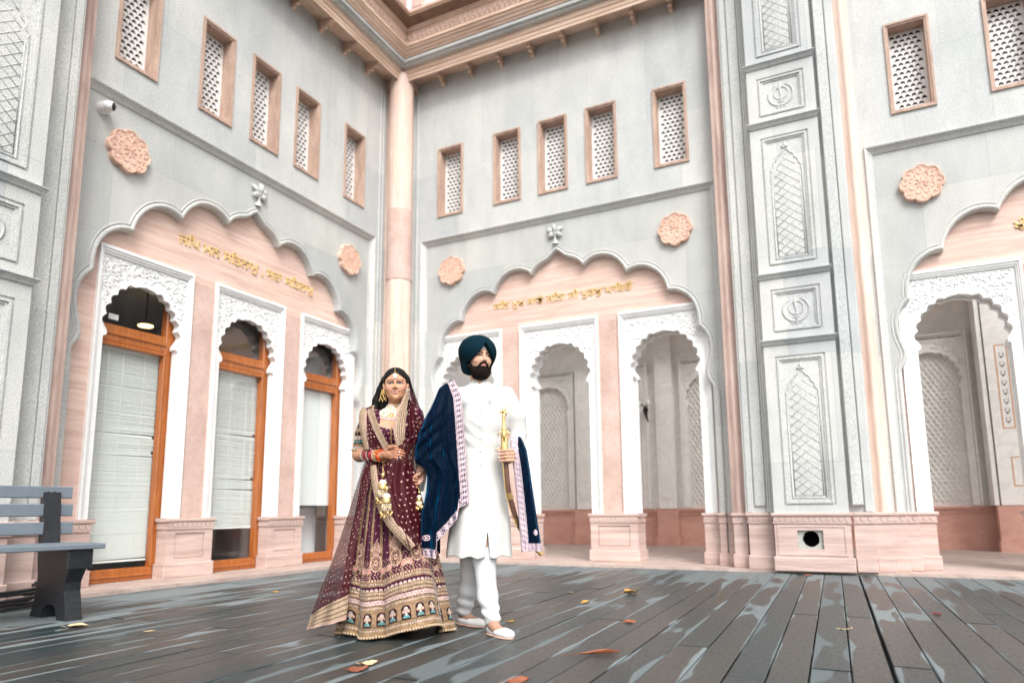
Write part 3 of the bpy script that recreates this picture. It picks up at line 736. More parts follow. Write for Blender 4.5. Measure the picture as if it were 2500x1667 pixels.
# ================================================================== deck
def deckmat():
    n = NM('wet_composite_decking', .3, .3); co = n.coord()
    u = n.attr('Col', 'Color'); sep = n.N.new('ShaderNodeSeparateColor'); n.t.links.new(u, sep.inputs[0])
    uu, rnd, _ = sep.outputs            # across board 0..1, random per board
    pos = n.N.new('ShaderNodeSeparateXYZ'); n.t.links.new(co, pos.inputs[0])
    cmb = n.N.new('ShaderNodeCombineXYZ'); n.put(cmb.inputs[0], n.math('MULTIPLY', rnd, 53.0)); n.t.links.new(pos.outputs[1], cmb.inputs[1]); n.put(cmb.inputs[2], n.math('MULTIPLY', uu, .55))
    big = n.noise(cmb.outputs[0], .85, 2.5, .5, .15)                # one wet patch per board run
    edge = n.math('ABSOLUTE', n.math('SUBTRACT', uu, .5))          # .5 at the board edge
    e2 = n.math('MULTIPLY', n.math('POWER', n.math('MULTIPLY', edge, 2.0), 4.0), -.15)
    # drier along both walls, wetter out in the court
    dist = n.math('MULTIPLY', n.math('ADD', pos.outputs[1], 1.5), -.16)
    distx = n.math('MULTIPLY', n.math('SUBTRACT', pos.outputs[0], 1.4), .14)
    dm = n.math('MINIMUM', n.math('MINIMUM', dist, distx), .18)
    s = n.math('ADD', n.math('ADD', big, e2), dm)
    wet = n.ramp(s, [(.505, (0, 0, 0)), (.525, (1, 1, 1))])
    fine = n.noise(n.coord(scale=(3, .6, 1)), 24, 6, .68)
    dry = n.mix(rnd, (.10, .125, .132), (.19, .222, .232)); dry = n.mix(.35, dry, n.ramp(fine, [(.3, (.7,)*3), (.7, (1.15,)*3)]), 'MULTIPLY')
    med = n.math('ADD', n.math('MULTIPLY', n.noise(n.coord(scale=(2, .35, 1)), 1.3, 4), .6), n.math('MULTIPLY', rnd, .4))
    wc = n.mix(n.ramp(med, [(.35, (0, 0, 0)), (.65, (1, 1, 1))]), (.022, .035, .038), (.044, .043, .040))
    wc = n.mix(.3, wc, n.ramp(fine, [(.3, (.8,)*3), (.7, (1.2,)*3)]), 'MULTIPLY')
    c = n.mix(wet, dry, wc)
    rg = n.mix(wet, (.5,)*3, n.ramp(fine, [(.35, (.27,)*3), (.7, (.42,)*3)]))
    # fine ribs running along the boards
    wv = n.math('SINE', n.math('MULTIPLY', uu, 2*math.pi*26))
    h = n.math('ADD', n.math('MULTIPLY', wv, .5), n.math('MULTIPLY', fine, .8)); n.bump(h, .6, .0014)
    return n.set(Base_Color=c, Roughness=rg)
mb = MB(); cols = []
SH = .0236; bw = .1716; gap = .007
rnd = random.Random(11)
def board(x0, x1, y0, y1, r, dz):
    b = len(mb.v); k = .004; ny = max(1, int((y1-y0)/2))
    for (xa, z, uu) in ((x0, -.03+dz, 0), (x0, -k+dz, 0), (x0+k, dz, .02), (x1-k, dz, .98), (x1, -k+dz, 1), (x1, -.03+dz, 1)):
        for y in (y0, y1):
            mb.v.append((xa+SH*(-y), y, z)); cols.append((uu, r, 0, 1))
    for i in range(5): mb.f.append((b+2*i, b+2*i+1, b+2*i+3, b+2*i+2))
    for e in (0, 1): mb.f.append(tuple(b+2*i+e for i in range(6)))
xg = 6.690-.004
for i in range(-60, 75):
    x0 = xg+i*bw; g0 = gap/2; g1 = gap/2
    if i == 0: g0 = .010
    if i == -1: g1 = .010
    base = -3.755 if i % 2 else -1.9-((i*37) % 5)*.45
    if -7 < i < 0 and i % 2 == 0: base = -5.2-((i*13) % 3)*.3
    ys = [-.482]
    y = base
    ys = [-.482, base] if base < -.8 else [-.482]
    while ys[-1] > -16: ys.append(ys[-1]-rnd.choice((2.05, 2.6, 3.4)))
    for a, b in zip(ys[:-1], ys[1:]):
        xa, xb = x0+g0, x0+bw-g1
        if xb+SH*(-a) < .48: continue
        board(max(xa, .484-SH*(-a)) if xa+SH*(-a) < .484 else xa, xb, b+.004, a-.004, rnd.random(), rnd.uniform(-.002, .002))
DK = deckmat()
# loose ground below and beyond the boards
structure(mb.build('deck', DK, None, col=np.array(cols), recalc=False))
mb = MB(); mb.box(-30, 60, -60, 30, -.35, -.045); structure(mb.build('ground', plain('dark_subfloor', (.02, .022, .024), .8), None))
# ================================================================== bench
BE1 = Vector((-.122, -.9925, 0)).normalized(); BE2 = Vector((.9925, -.122, 0)).normalized(); BP = Vector((1.199, -5.872, 0))
def TB(a, b, z):                                  # a along the bench, b towards its front
    p = BP+BE1*a+BE2*b; return (p.x, p.y, z)
SLAT = plain('grey_recycled_slat', (.155, .185, .215), .5, noise=.08, scale=8); BLKP = plain('black_recycled_plastic', (.018, .02, .024), .38, noise=.3, scale=40)
bench = empty('park_bench', BP, 'black legged park bench with blue grey slats standing by the left wall', 'bench')
def slat(a0, a1, b0, b1, z0, z1, name):
    mb = MB(TB); k = .006
    mb.add([(a0,b0+k,z0),(a1,b0+k,z0),(a1,b1-k,z0),(a0,b1-k,z0),(a0,b0,z0+k),(a1,b0,z0+k),(a1,b1,z0+k),(a0,b1,z0+k),(a0,b0,z1-k),(a1,b0,z1-k),(a1,b1,z1-k),(a0,b1,z1-k),(a0,b0+k,z1),(a1,b0+k,z1),(a1,b1-k,z1),(a0,b1-k,z1)],
           [(0,1,2,3),(12,15,14,13)]+[(r*4+i, r*4+(i+1)%4, r*4+4+(i+1)%4, r*4+4+i) for r in range(3) for i in range(4)])
    mb.build(name, SLAT, bench)
for k, (z0, z1, b) in enumerate(((.855, .944, .05), (.72, .811, .075), (.586, .677, .10))): slat(-.085, 1.72, b-.018, b+.022, z0, z1, 'back_slat')
for k, (z_, b_) in enumerate(((.90, .028), (.765, .053), (.63, .078))):
    for a_ in (.04, .085, 1.43, 1.47):
        mb = MB(TB); mb.ball((a_, b_+.044, z_), (.008, .003, .008), 10, 6); mb.build('bolt', BLKP, bench, smooth=True)
for k in range(4): slat(-.09+.0*k, 1.74, .62-.125*k-.105, .62-.125*k, .488, .526, 'seat_slat')
def leg_prof():
    f = [(.60, .486), (.60, .43), (.59, .37), (.545, .31), (.515, .26), (.515, .20), (.54, .12), (.575, 0), (.44, 0), (.42, .06), (.385, .095), (.32, .10), (.26, .095), (.22, .06), (.20, 0), (.03, 0), (.075, .10), (.10, .20), (.10, .30), (.075, .40), (.06, .50), (.035, .90), (.10, .90), (.135, .62), (.16, .486)]
    return f
for a in (.062, 1.45):
    mb = MB(lambda u, o, z, a=a: TB(a+o, u, z)); mb.plate(leg_prof(), [], -.055, .055)
    lg = mb.build('leg', BLKP, bench)
    mb = MB(TB); mb.bevbox(a-.085, a+.085, .44, .60, .35, .486, .01); mb.build('bracket', BLKP, lg)
# ---- hose
HOSE = plain('black_rubber_hose', (.02, .02, .022), .35)
mb = MB(); pts = []
hc = Vector((.55, -6.0, .03))
for i in range(300):
    t = i/299*2*math.pi*6.5; r = .36+.05*math.sin(t*.37)+.03*math.sin(1.7*t); pts.append((hc.x+r*math.cos(t)*.75, hc.y+r*1.35*math.sin(t), .016+.026*(i/299*6.5)*.9+.01*math.sin(2.3*t)))
for i in range(16): pts.append((hc.x+.30+.02*i, hc.y-.20-.07*i, .17+.20*math.sin(i/15*2.6)))
mb.tube(pts, .0125, 8); hz = mb.build('garden_hose', HOSE, None, smooth=True, loc=(hc.x, hc.y, 0)); tag(hz, 'coiled black rubber hose lying on the deck behind the bench', 'hose')
# ---- security camera
cv = empty('security_camera', M1(5.06, .055, 4.88), 'small white dome security camera under the string course of the left wall', 'camera')
WP = plain('white_camera_plastic', (.85, .85, .86), .3, noise=.01); LENS = NM('black_lens', .08, .6).set(Base_Color=(.01, .012, .015))
p0 = Vector(M1(5.065, 0.0, 4.885)); ax = Vector((.9, .25, -.12)).normalized()
def orient(p, a):
    q = a.to_track_quat('Z', 'Y'); return lambda x, y, z: tuple(p+q@Vector((x, y, z)))
mb = MB(orient(p0, Vector((1, 0, 0)))); mb.lathe((0, 0, 0), [(0, 0), (.062, 0), (.062, .055), (.056, .085), (0, .085)], 32); b0 = mb.build('camera_base', WP, cv, auto=40)
hd = p0+Vector((.10, .0, .005)); dr = Vector((.72, .60, -.10)).normalized()
mb = MB(orient(hd, dr)); mb.lathe((0, 0, 0), [(0, -.055), (.03, -.05), (.05, -.025), (.056, 0), (.054, .03), (.046, .048), (.04, .05)], 32); mb.build('camera_ball', WP, cv, auto=40)
mb = MB(orient(hd, dr)); mb.lathe((0, 0, 0), [(.042, .046), (.036, .062), (.02, .07), (0, .072)], 32); mb.build('lens', LENS, cv, smooth=True)
# ---- fallen leaves
def leafm(name, c1, c2):
    n = NM(name, .6, .3); f = n.noise(n.coord(), 40, 4); c = n.ramp(f, [(.3, c1), (.7, c2)]); return n.set(Base_Color=c)
LF = {'y': leafm('yellow_leaf', (.36, .20, .04), (.52, .32, .10)), 'b': leafm('brown_leaf', (.20, .06, .03), (.36, .13, .07)), 'p': leafm('pale_leaf', (.60, .46, .26), (.70, .56, .36)), 'r': leafm('red_leaf', (.55, .02, .02), (.75, .05, .03))}
def leaf(x, y, size, rot, kind, col, label, curl=.35, elong=1.0, yaw=0):
    rnd = random.Random(int(x*1000)); mb = MB(); n = 18; P = []
    for i in range(9):
        t = i/8; row = []
        if kind == 'maple': wd = size*.42*(math.sin(math.pi*min(1, t*1.05))**.6)*(1+.45*abs(math.sin(t*9.5)))
        else: wd = size*.20*math.sin(math.pi*min(1, t*.98+.02))**.8*elong
        for j in range(7):
            s = (j-3)/3; xx = (t-.5)*size; yy = s*wd
            zz = .006+curl*size*(.30*s*s*(.5+.5*math.sin(t*4+x*9))+.20*(t-.5)**2)+.003*rnd.uniform(-1, 1)
            c_, s_ = math.cos(rot), math.sin(rot); row.append((x+xx*c_-yy*s_, y+xx*s_+yy*c_, zz))
        P.append(row)
    mb.grid(np.array(P)); c_, s_ = math.cos(rot), math.sin(rot)
    st = [(x-(.5*size+k*size*.07)*c_, y-(.5*size+k*size*.07)*s_, .006+.002*k) for k in range(5)]
    mb.tube(st, .0014, 4)
    o = mb.build('fallen_leaf', LF[col], None, smooth=True, loc=(x, y, 0)); o['label'] = label; o['category'] = 'leaf'; o['group'] = 'fallen leaves scattered on the deck'
LEAVES = [(2.06, -6.16, .12, .5, 'maple', 'p', 'pale dry leaf lying in front of the bench leg'),
 (1.84, -4.21, .07, .9, 'maple', 'y', 'yellow curled leaf between the bench and the bride, near the doors'),
 (4.88, -3.05, .125, .2, 'maple', 'y', 'large folded yellow leaf on the deck right of the groom'),
 (4.74, -3.82, .075, .3, 'maple', 'y', 'small yellow leaf in front of the folded yellow one'),
 (5.33, -4.58, .075, 1.4, 'maple', 'b', 'round reddish leaf in the middle of the right-hand deck'),
 (5.47, -5.62, .25, .25, 'long', 'b', 'long curled rust brown leaf in the right foreground'),
 (4.53, -6.27, .085, .5, 'maple', 'p', 'tan leaf below the hem of the maroon skirt, farther of the two'),
 (4.57, -6.40, .095, .1, 'maple', 'b', 'orange brown leaf below the maroon skirt, nearer of the two'),
 (5.35, -6.30, .10, .3, 'maple', 'b', 'orange leaf cut by the bottom edge of the picture'),
 (5.63, -2.90, .075, .8, 'long', 'y', 'thin yellow leaf on the brown wet boards'),
 (6.61, -4.33, .085, .1, 'long', 'p', 'straight tan twig-like leaf crossing a deck gap'),
 (7.17, -3.41, .055, .3, 'maple', 'r', 'bright red petal on the right-hand boards'),
 (6.21, -.80, .08, .3, 'maple', 'b', 'brown leaf lying at the foot of the pier below the vent hole'),
 (4.38, -3.21, .05, .7, 'maple', 'p', 'tiny tan leaf on the deck just right of the groom'),
 (2.70, -6.10, .06, .2, 'long', 'p', 'small pale leaf between the bench and the veil'),
 (4.60, -4.86, .06, .2, 'maple', 'y', 'yellow leaf fragment behind the groom\'s front shoe'),
 (8.75, 3.30, .12, .9, 'long', 'b', 'dark leaf on the veranda floor behind the right-hand arch')]
for i, (x, y, s, r, k, c, lab) in enumerate(LEAVES): leaf(x, y, s, r+.44, k, c, lab, curl=.25 if 'rust' in lab else .8 if 'folded' in lab else .4, elong=.30 if 'rust' in lab else (.35 if k == 'long' else 1))
# ---- inside the left rooms: table with white cloth, ceiling lamp, paper sticker
tb = empty('draped_table', M1(1.35, -1.0, .06), 'table draped in white cloth seen through the right-hand glazed door', 'table')
mb = MB(M1); P = []
for i in range(61):
    t = i/60*4; e = int(t) % 4; f = t-int(t); hw2, hd2 = .42, .32
    cx_, co_ = [(-hw2+2*hw2*f, hd2), (hw2, hd2-2*hd2*f), (hw2-2*hw2*f, -hd2), (-hw2, -hd2+2*hd2*f)][e]
    wv = .022*math.sin(t*14); P.append([(1.35+cx_*(1+wv*k), -1.0+co_*(1+wv*k), z) for k, z in ((0, .80), (1, .6), (2.2, .35), (3.2, .10))])
mb.grid(np.array(P)); mb.box(1.35-.42, 1.35+.42, -1.32, -.68, .79, .802)
CLOTH = plain('white_table_cloth', (.85, .86, .86), .7, noise=.02); mb.build('tablecloth', CLOTH, tb, smooth=False)
lp = empty('ceiling_lamp', M1(4.12, -1.15, 3.05), 'glowing round ceiling lamp seen in the fanlight of the left door', 'lamp')
LAMP = NM('lamp_glow', .5); LAMP.set(Base_Color=(1, .8, .4), Emission_Color=(1, .72, .3), Emission_Strength=2.2)
mb = MB(M1); mb.lathe((3.60, -1.15, 3.06), [(0, 0), (.085, 0), (.09, .012), (.085, .02), (0, .02)], 24); mb.build('diffuser', LAMP.m, lp)
mb = MB(M1); mb.tube([(3.60, -1.15, 3.05), (3.60, -1.15, 3.5)], .01, 6); mb.build('stem', BLKP, lp)
st = MB(M1); st.box(4.51, 4.62, -.3065, -.3045, 2.80, 2.86); o = st.build('paper_sticker', CLOTH, None); tag(o, 'small white paper sticker on the fanlight glass of the left door', 'sticker')
# ---- carved bracket ornament on the veranda wall
wb = empty('wall_sconce', (3.05, 4.5, 2.7), 'dark bronze wall lamp bracket seen through the arch left of the pier', 'wall lamp')
BRZ = NM('dark_bronze', .4).set(Base_Color=(.05, .035, .03), Metallic=.6)
def SC(x, y, z): return (3.05+x*.8, 4.42+y, 2.72+z*.8)
mb = MB(SC); mb.ball((0, 0, 0), (.07, .06, .10), 10, 8); mb.tube([(0, 0, -.08), (.04, -.06, -.2), (.10, -.1, -.34)], [.05, .03, .01], 8); mb.tube([(0, 0, .03), (-.06, -.1, .13), (-.10, -.16, .07)], [.02, .015, .01], 8); mb.tube([(0, 0, .03), (.07, -.1, .13), (.12, -.16, .07)], [.02, .015, .01], 8); mb.build('bracket', BRZ, wb, smooth=True)
for x_ in (-.10, .12): mb = MB(SC); mb.ball((x_, -.16, .15), (.045, .045, .07), 10, 8); mb.build('lamp_glass', MARV, wb, smooth=True)
# ================================================================== implicit surfaces
def L_(p): return np.sqrt((p*p).sum(-1))
def sph(P, c, r): return L_(P-np.array(c))-r
def ell(P, c, r):
    q = (P-np.array(c)); r = np.array(r); k0 = L_(q/r); k1 = L_(q/(r*r)); return k0*(k0-1)/np.maximum(k1, 1e-9)
def cone(P, a, b, ra, rb):
    a = np.array(a, float); b = np.array(b, float); ba = b-a; pa = P-a; h = np.clip((pa@ba)/(ba@ba), 0, 1)
    return L_(pa-h[:, None]*ba)-(ra+(rb-ra)*h)
def chain(P, pts, rs, k=.01):
    d = None
    for i in range(len(pts)-1):
        e = cone(P, pts[i], pts[i+1], rs[i], rs[i+1]); d = e if d is None else smin(d, e, k)
    return d
def smin(a, b, k): h = np.clip(.5+.5*(b-a)/k, 0, 1); return b+(a-b)*h-k*h*(1-h)
def smax(a, b, k): return -smin(-a, -b, k)
def sect(P, tab, ztop, zbot, k=.01):
    """stack of ellipses: rows z, cx, cy, a, b (z descending)"""
    t = np.array(tab)[::-1]; z = P[:, 2]; cx, cy, a, b = [np.interp(z, t[:, 0], t[:, i]) for i in (1, 2, 3, 4)]
    q = np.sqrt(((P[:, 0]-cx)/a)**2+((P[:, 1]-cy)/b)**2); d = (q-1)*np.minimum(a, b)
    return smax(smax(d, z-ztop, k), zbot-z, k)
def nz(P, f, seed=0):
    """cheap smooth pseudo noise"""
    r = np.random.RandomState(seed); s = 0
    for i in range(5):
        k = r.normal(size=3); k = k/np.sqrt((k*k).sum())*f*(.7+.7*r.rand()); s = s+np.sin(P@k+r.rand()*6.28)
    return s/5
def iso(fn, lo, hi, h, blk=12):
    lo = np.array(lo, float); n = np.ceil((np.array(hi)-lo)/h).astype(int); nb = np.ceil(n/blk).astype(int); n = nb*blk
    V = np.empty(n+1, np.float32)
    bi = np.stack(np.meshgrid(*[np.arange(k) for k in nb], indexing='ij'), -1).reshape(-1, 3)
    cen = lo+(bi+.5)*blk*h; dc = fn(cen); thr = blk*h*1.05+.012
    o = np.stack(np.meshgrid(*[np.arange(blk+1)]*3, indexing='ij'), -1).reshape(-1, 3)
    for b, d in zip(bi, dc):
        s = b*blk; sl = tuple(slice(s[i], s[i]+blk+1) for i in range(3))
        if abs(d) > thr: V[sl] = d
    act = bi[np.abs(dc) <= thr]
    for c in range(0, len(act), 24):
        A = act[c:c+24]; P = (lo+(A[:, None, :]*blk+o[None])*h).reshape(-1, 3); D = fn(P).reshape(len(A), blk+1, blk+1, blk+1)
        for b, d in zip(A, D): s = b*blk; V[s[0]:s[0]+blk+1, s[1]:s[1]+blk+1, s[2]:s[2]+blk+1] = d
    S = V < 0; c8 = sum(S[i:n[0]+i, j:n[1]+j, k:n[2]+k].astype(np.int8) for i in (0, 1) for j in (0, 1) for k in (0, 1))
    act = (c8 > 0) & (c8 < 8); idx = -np.ones(act.shape, np.int32); I = np.argwhere(act); idx[act] = np.arange(len(I))
    acc = np.zeros((len(I), 3)); cnt = np.zeros(len(I)); cs = [(i, j, k) for i in (0, 1) for j in (0, 1) for k in (0, 1)]
    vals = {c: V[I[:, 0]+c[0], I[:, 1]+c[1], I[:, 2]+c[2]] for c in cs}
    for a in cs:
        for ax in range(3):
            if a[ax]: continue
            b = list(a); b[ax] = 1; b = tuple(b); va, vb = vals[a], vals[b]; m = (va < 0) != (vb < 0)
            t = va[m]/(va[m]-vb[m]); p = np.tile(np.array(a, float), (m.sum(), 1)); p[:, ax] = t; acc[m] += p; cnt[m] += 1
    verts = lo+(I+acc/np.maximum(cnt, 1)[:, None])*h; F = []
    for ax in range(3):
        u, v = [(1, 2), (2, 0), (0, 1)][ax]; sl = [slice(1, n[i]) for i in range(3)]; sl[ax] = slice(0, n[ax])
        s2 = list(sl); s2[ax] = slice(1, n[ax]+1); A = S[tuple(sl)]; B = S[tuple(s2)]; ch = A != B
        E = np.argwhere(ch)+np.array([0 if i == ax else 1 for i in range(3)]); fl = A[ch]
        q = []
        for du, dv in ((-1, -1), (0, -1), (0, 0), (-1, 0)):
            e = E.copy(); e[:, u] += du; e[:, v] += dv; q.append(idx[e[:, 0], e[:, 1], e[:, 2]])
        q = np.stack(q, 1); q[~fl] = q[~fl][:, ::-1]; F.append(q)
    return verts, np.vstack(F)
_cw, _sw = math.cos(YAW), math.sin(YAW)
def W_(P, dep=4.42):
    """person space (x across, y away from the viewer's side, z up) to world"""
    P = np.asarray(P, float); X, Y, Z = P[..., 0], P[..., 1]+dep, P[..., 2]
    return np.stack([CX+_cw*X+_sw*Y, CY-_sw*X+_cw*Y, Z], -1)
def TP(x, y, z): return tuple(W_((x, y, z)))
def smooth_mesh(V, F, it=2):
    A = np.zeros_like(V); 
    for _ in range(it):
        A[:] = 0; c = np.zeros(len(V))
        for a, b in ((0, 1), (1, 2), (2, 3), (3, 0)):
            np.add.at(A, F[:, a], V[F[:, b]]); np.add.at(A, F[:, b], V[F[:, a]]); np.add.at(c, F[:, a], 1); np.add.at(c, F[:, b], 1)
        V = V*.4+.6*A/np.maximum(c, 1)[:, None]
    return V
def quads(name, V, F, mat, parent, col=None, sm=1):
    if sm: V = smooth_mesh(V, F, sm)
    V = W_(V); me = bpy.data.meshes.new(name); me.vertices.add(len(V)); me.vertices.foreach_set('co', V.astype(np.float32).ravel())
    me.loops.add(F.size); me.loops.foreach_set('vertex_index', F.astype(np.int32).ravel()); me.polygons.add(len(F))
    me.polygons.foreach_set('loop_start', np.arange(0, F.size, 4, dtype=np.int32)); me.polygons.foreach_set('loop_total', np.full(len(F), 4, np.int32))
    me.update(calc_edges=True); me.validate()
    if col is not None and len(col) and col.shape[1] == 3: col = np.c_[col, np.ones(len(col))]
    return finish(me, name, mat, parent, True, col)
def isomesh(name, fn, lo, hi, h, mat, parent, colfn=None, sm=1):
    V, F = iso(fn, lo, hi, h); return quads(name, V, F, mat, parent, colfn(V) if colfn else None, sm)
def sheet(name, P, mat, parent, col=None, thick=.003):
    n, m = P.shape[:2]; a = np.arange(n*m).reshape(n, m); F = np.stack([a[:-1, :-1], a[1:, :-1], a[1:, 1:], a[:-1, 1:]], -1).reshape(-1, 4)
    o = quads(name, P.reshape(-1, 3), F, mat, parent, None if col is None else col.reshape(-1, col.shape[-1]), 0)
    if thick: s = o.modifiers.new('s', 'SOLIDIFY'); s.thickness = thick; s.offset = 0
    return o
def cr(pts, n):
    """catmull-rom resample"""
    P = np.array(pts, float); k = len(P); t = np.linspace(0, k-1-1e-6, n); i = t.astype(int); f = (t-i)[:, None]
    g = lambda j: P[np.clip(j, 0, k-1)]; a, b, c, d = g(i-1), g(i), g(i+1), g(i+2)
    return .5*(2*b+(c-a)*f+(2*a-5*b+4*c-d)*f*f+(3*b-a-3*c+d)*f**3)

# ------------------------------------------------------------------ materials for people
def skinmat(name):
    n = NM(name, .5, .22); c = n.attr(); n.bump(n.noise(n.coord(), 260, 3), .10, .001)
    return n.set(Base_Color=c, Subsurface_Weight=.12, Subsurface_Radius=(.02, .008, .004), Subsurface_Scale=.35)
SKIN = skinmat('skin')
def fabric(name, rough=.7, sheen=.0, metal_attr=False, col=None, weave=.25):
    n = NM(name, rough, .12); c = n.attr() if col is None else col
    n.bump(n.noise(n.coord(), 420, 2), weave, .0015); k = dict(Base_Color=c, Sheen_Weight=sheen)
    if metal_attr: a = n.attr('Col', 'Alpha'); k['Metallic'] = n.math('MULTIPLY', a, .0)
    return n.set(**k)
EMB = fabric('embroidered_fabric', .55, .15)
IVORY = fabric('ivory_suiting', .8, .05, col=(.60, .595, .57))
WHT = fabric('white_cotton', .8, .05, col=(.62, .635, .645))
n = NM('navy_velvet', .55, .05); _c = n.attr(); _f = n.noise(n.coord(scale=(1.6, 1.6, .42)), 11, 2, .5, 1.2); n.bump(_f, .8, .03)
VELV = n.set(Base_Color=_c, Sheen_Weight=.38, Sheen_Roughness=.36, Sheen_Tint=(.0, .20, .48, 1))
TURB = fabric('teal_turban_cloth', .9, .0, col=(.001, .015, .025), weave=.15)
GOLD = NM('gold_metal', .3).set(Base_Color=(.85, .60, .25), Metallic=.85)
PEARL = plain('pearl_beads', (.82, .74, .66), .25, noise=.05, spec=.7)
DIAM = NM('crystal_stones', .15, .9).set(Base_Color=(.80, .78, .76), Metallic=.35)
HAIRM = NM('black_hair', .5, .18); HAIRM.bump(HAIRM.noise(HAIRM.coord(scale=(1, 1, .12)), 240, 3), .6, .002); HAIRM = HAIRM.set(Base_Color=(.006, .005, .005))
n = NM('beard_hair', .8, .08); n.bump(n.noise(n.coord(scale=(1, 1, .5)), 330, 3), 1.0, .004); BEARD = n.set(Base_Color=n.ramp(n.noise(n.coord(), 300, 2), [(.3, (.004, .003, .0025)), (.7, (.018, .012, .010))]))
SHOE = fabric('white_leather', .45, col=(.82, .81, .80), weave=.1); SOLE = plain('tan_sole', (.62, .40, .32), .6)

def headframe(C, yaw, roll=0, s=1.0):
    a = R(yaw); c_, s_ = math.cos(a), math.sin(a); f = np.array([s_, -c_, 0]); x = np.array([c_, s_, 0]); z = np.array([0, 0, 1.])
    r = R(roll); x2 = x*math.cos(r)-z*math.sin(r); z2 = z*math.cos(r)+x*math.sin(r)
    def to(P): q = (P-np.array(C))/s; return np.stack([q@x2, q@f, q@z2], -1)
    def back(p): p = np.asarray(p, float)*s; return np.array(C)+p[..., :1]*x2+p[..., 1:2]*f+p[..., 2:]*z2
    return to, back, s
def head_sdf(P, HF, fem=False):
    to, _, s = HF; Q = to(P); A = Q.copy(); A[:, 0] = np.abs(A[:, 0])
    d = ell(Q, (0, -.02, .035), (.080 if fem else .076, .094, .088 if fem else .098)); d = smin(d, ell(Q, (0, .015, -.03), (.072 if fem else .064, .074, .086)), .03)
    d = smin(d, ell(Q, (0, .026, -.076), (.054 if fem else .053, .05, .038)), .025); d = smin(d, sph(Q, (0, .074, -.101), .017 if fem else .018), .02)
    d = smin(d, sph(A, (.041 if fem else .038, .060, -.032), .023), .025); d = smin(d, cone(A, (0, .083, .017), (.045, .066, .022), .010, .008), .012)
    d = smax(d, -ell(A, (.032, .100, .000), (.021, .021, .013)), .012)
    d = smin(d, sph(A, (.0315, .0735, -.001), .0125), .003)
    d = smin(d, cone(A, (.0315-.012, .083, .0068), (.0315+.013, .079, .0066), .0028, .0022), .002)
    d = smin(d, cone(Q, (0, .084, .010), (0, .104, -.030), .0065, .0085 if fem else .010), .009); d = smin(d, sph(A, (.0115, .093, -.035), .0072 if fem else .009), .006)
    d = smax(d, -sph(A, (.006, .1005, -.0415), .0028), .002)
    if fem: d = smin(d, cone(A, (0, .0915, -.0570), (.024, .0795, -.0560), .0042, .0022), .004); d = smin(d, cone(A, (0, .0900, -.0725), (.018, .080, -.0665), .0055, .0025), .004)
    else:
        d = smin(d, cone(A, (0, .0945, -.0595), (.018, .0845, -.0635), .0040, .0025), .004); d = smin(d, cone(A, (0, .0935, -.069), (.016, .084, -.067), .0052, .003), .004)
        d = smax(d, -cone(A, (0, .104, -.0640), (.023, .088, -.0640), .0020, .0012), .0015)
    d = smin(d, ell(A, (.081 if fem else .077, -.008, -.012), (.010, .020, .032)), .008)
    return d*s
def face_col(P, HF, base, lip, fem=False, brow=(.03, .02, .018)):
    to = HF[0]; Q = to(P); A = Q.copy(); A[:, 0] = np.abs(A[:, 0]); C = np.tile(np.array(base, float), (len(P), 1))
    def mixc(m, c): C[:] = C*(1-m[:, None])+np.array(c)*m[:, None]
    fr = Q[:, 1] > .05
    ch = np.exp(-(((A[:, 0]-.042)/.018)**2+((A[:, 2]+.028)/.018)**2))*fr; mixc(ch*(.40 if fem else .18), (.62, .26, .20))
    ex = (A[:, 0]-.0315)/.0160; ez = (A[:, 2]+.0005)/((.0074 if fem else .0066)*(1-.22*ex)); e = ex**2+ez**2
    if fem: sh = np.exp(-(((A[:, 0]-.034)/.020)**2+((A[:, 2]-.006)/.009)**2))*fr; mixc(sh*.55, (.16, .075, .055))
    mixc(((e < (2.2 if fem else 1.5)) & fr & (A[:, 2] > -.005)).astype(float)*.95, (.015, .009, .008))
    mixc(((e < 1.0) & fr).astype(float), (.30, .26, .24))
    gx = .002 if not fem else -.001
    ir = ((Q[:, 0]-gx-np.sign(Q[:, 0])*.0315)**2+(Q[:, 2]-.0008)**2) < .0074**2
    mixc((ir & (e < 1.05) & fr).astype(float), (.022, .010, .007))
    lid = (np.abs(A[:, 2]-(.0062*(1-ex**2*.8)))/.0022 < 1) & (np.abs(ex) < 1.25) & fr; mixc(lid.astype(float)*.9, (.015, .01, .01))
    bx = (A[:, 0]-.034)/.024; bz = (.0240 if fem else .0215)-(.0075 if fem else .006)*bx**2+(.001 if fem else -.0)*bx; bw_ = (.0027 if fem else .0055)*(1-.35*np.clip(bx, 0, 1))
    mixc(np.clip(1.6-np.abs((A[:, 2]-bz)/bw_), 0, 1)*(np.abs(bx) < 1.05)*fr*.92, brow)
    lx = A[:, 0]/(.0285 if fem else .020); lz = (Q[:, 2]+(.0655-.0065*lx**2 if fem else .0645))/((.0125 if fem else .0095)*(1-.60*lx**2)); lips = (lx**2*.9+lz**2 < 1) & (Q[:, 1] > .07); mixc(lips.astype(float)*.85, lip)
    if fem:
        t = (np.abs(Q[:, 2]+.0640-.0058*lx**2) < .0028*(1-lx**2)+.0004) & (lx < .70) & (Q[:, 1] > .06); mixc(t.astype(float), (.52, .47, .42))
        b = (Q[:, 0]**2+(Q[:, 2]-.024)**2 < .0026**2) & fr; mixc(b.astype(float), (.12, .01, .015))
        mixc(((np.abs(Q[:, 2]+.0640-.0058*lx**2) < .0014) & (lx >= .80) & (lx < 1.12) & (Q[:, 1] > .05)).astype(float)*.8, (.10, .03, .025))
    no = sph(A, (.006, .1005, -.0415), .004) < 0; mixc(no.astype(float)*.8, (.10, .04, .03))
    return C

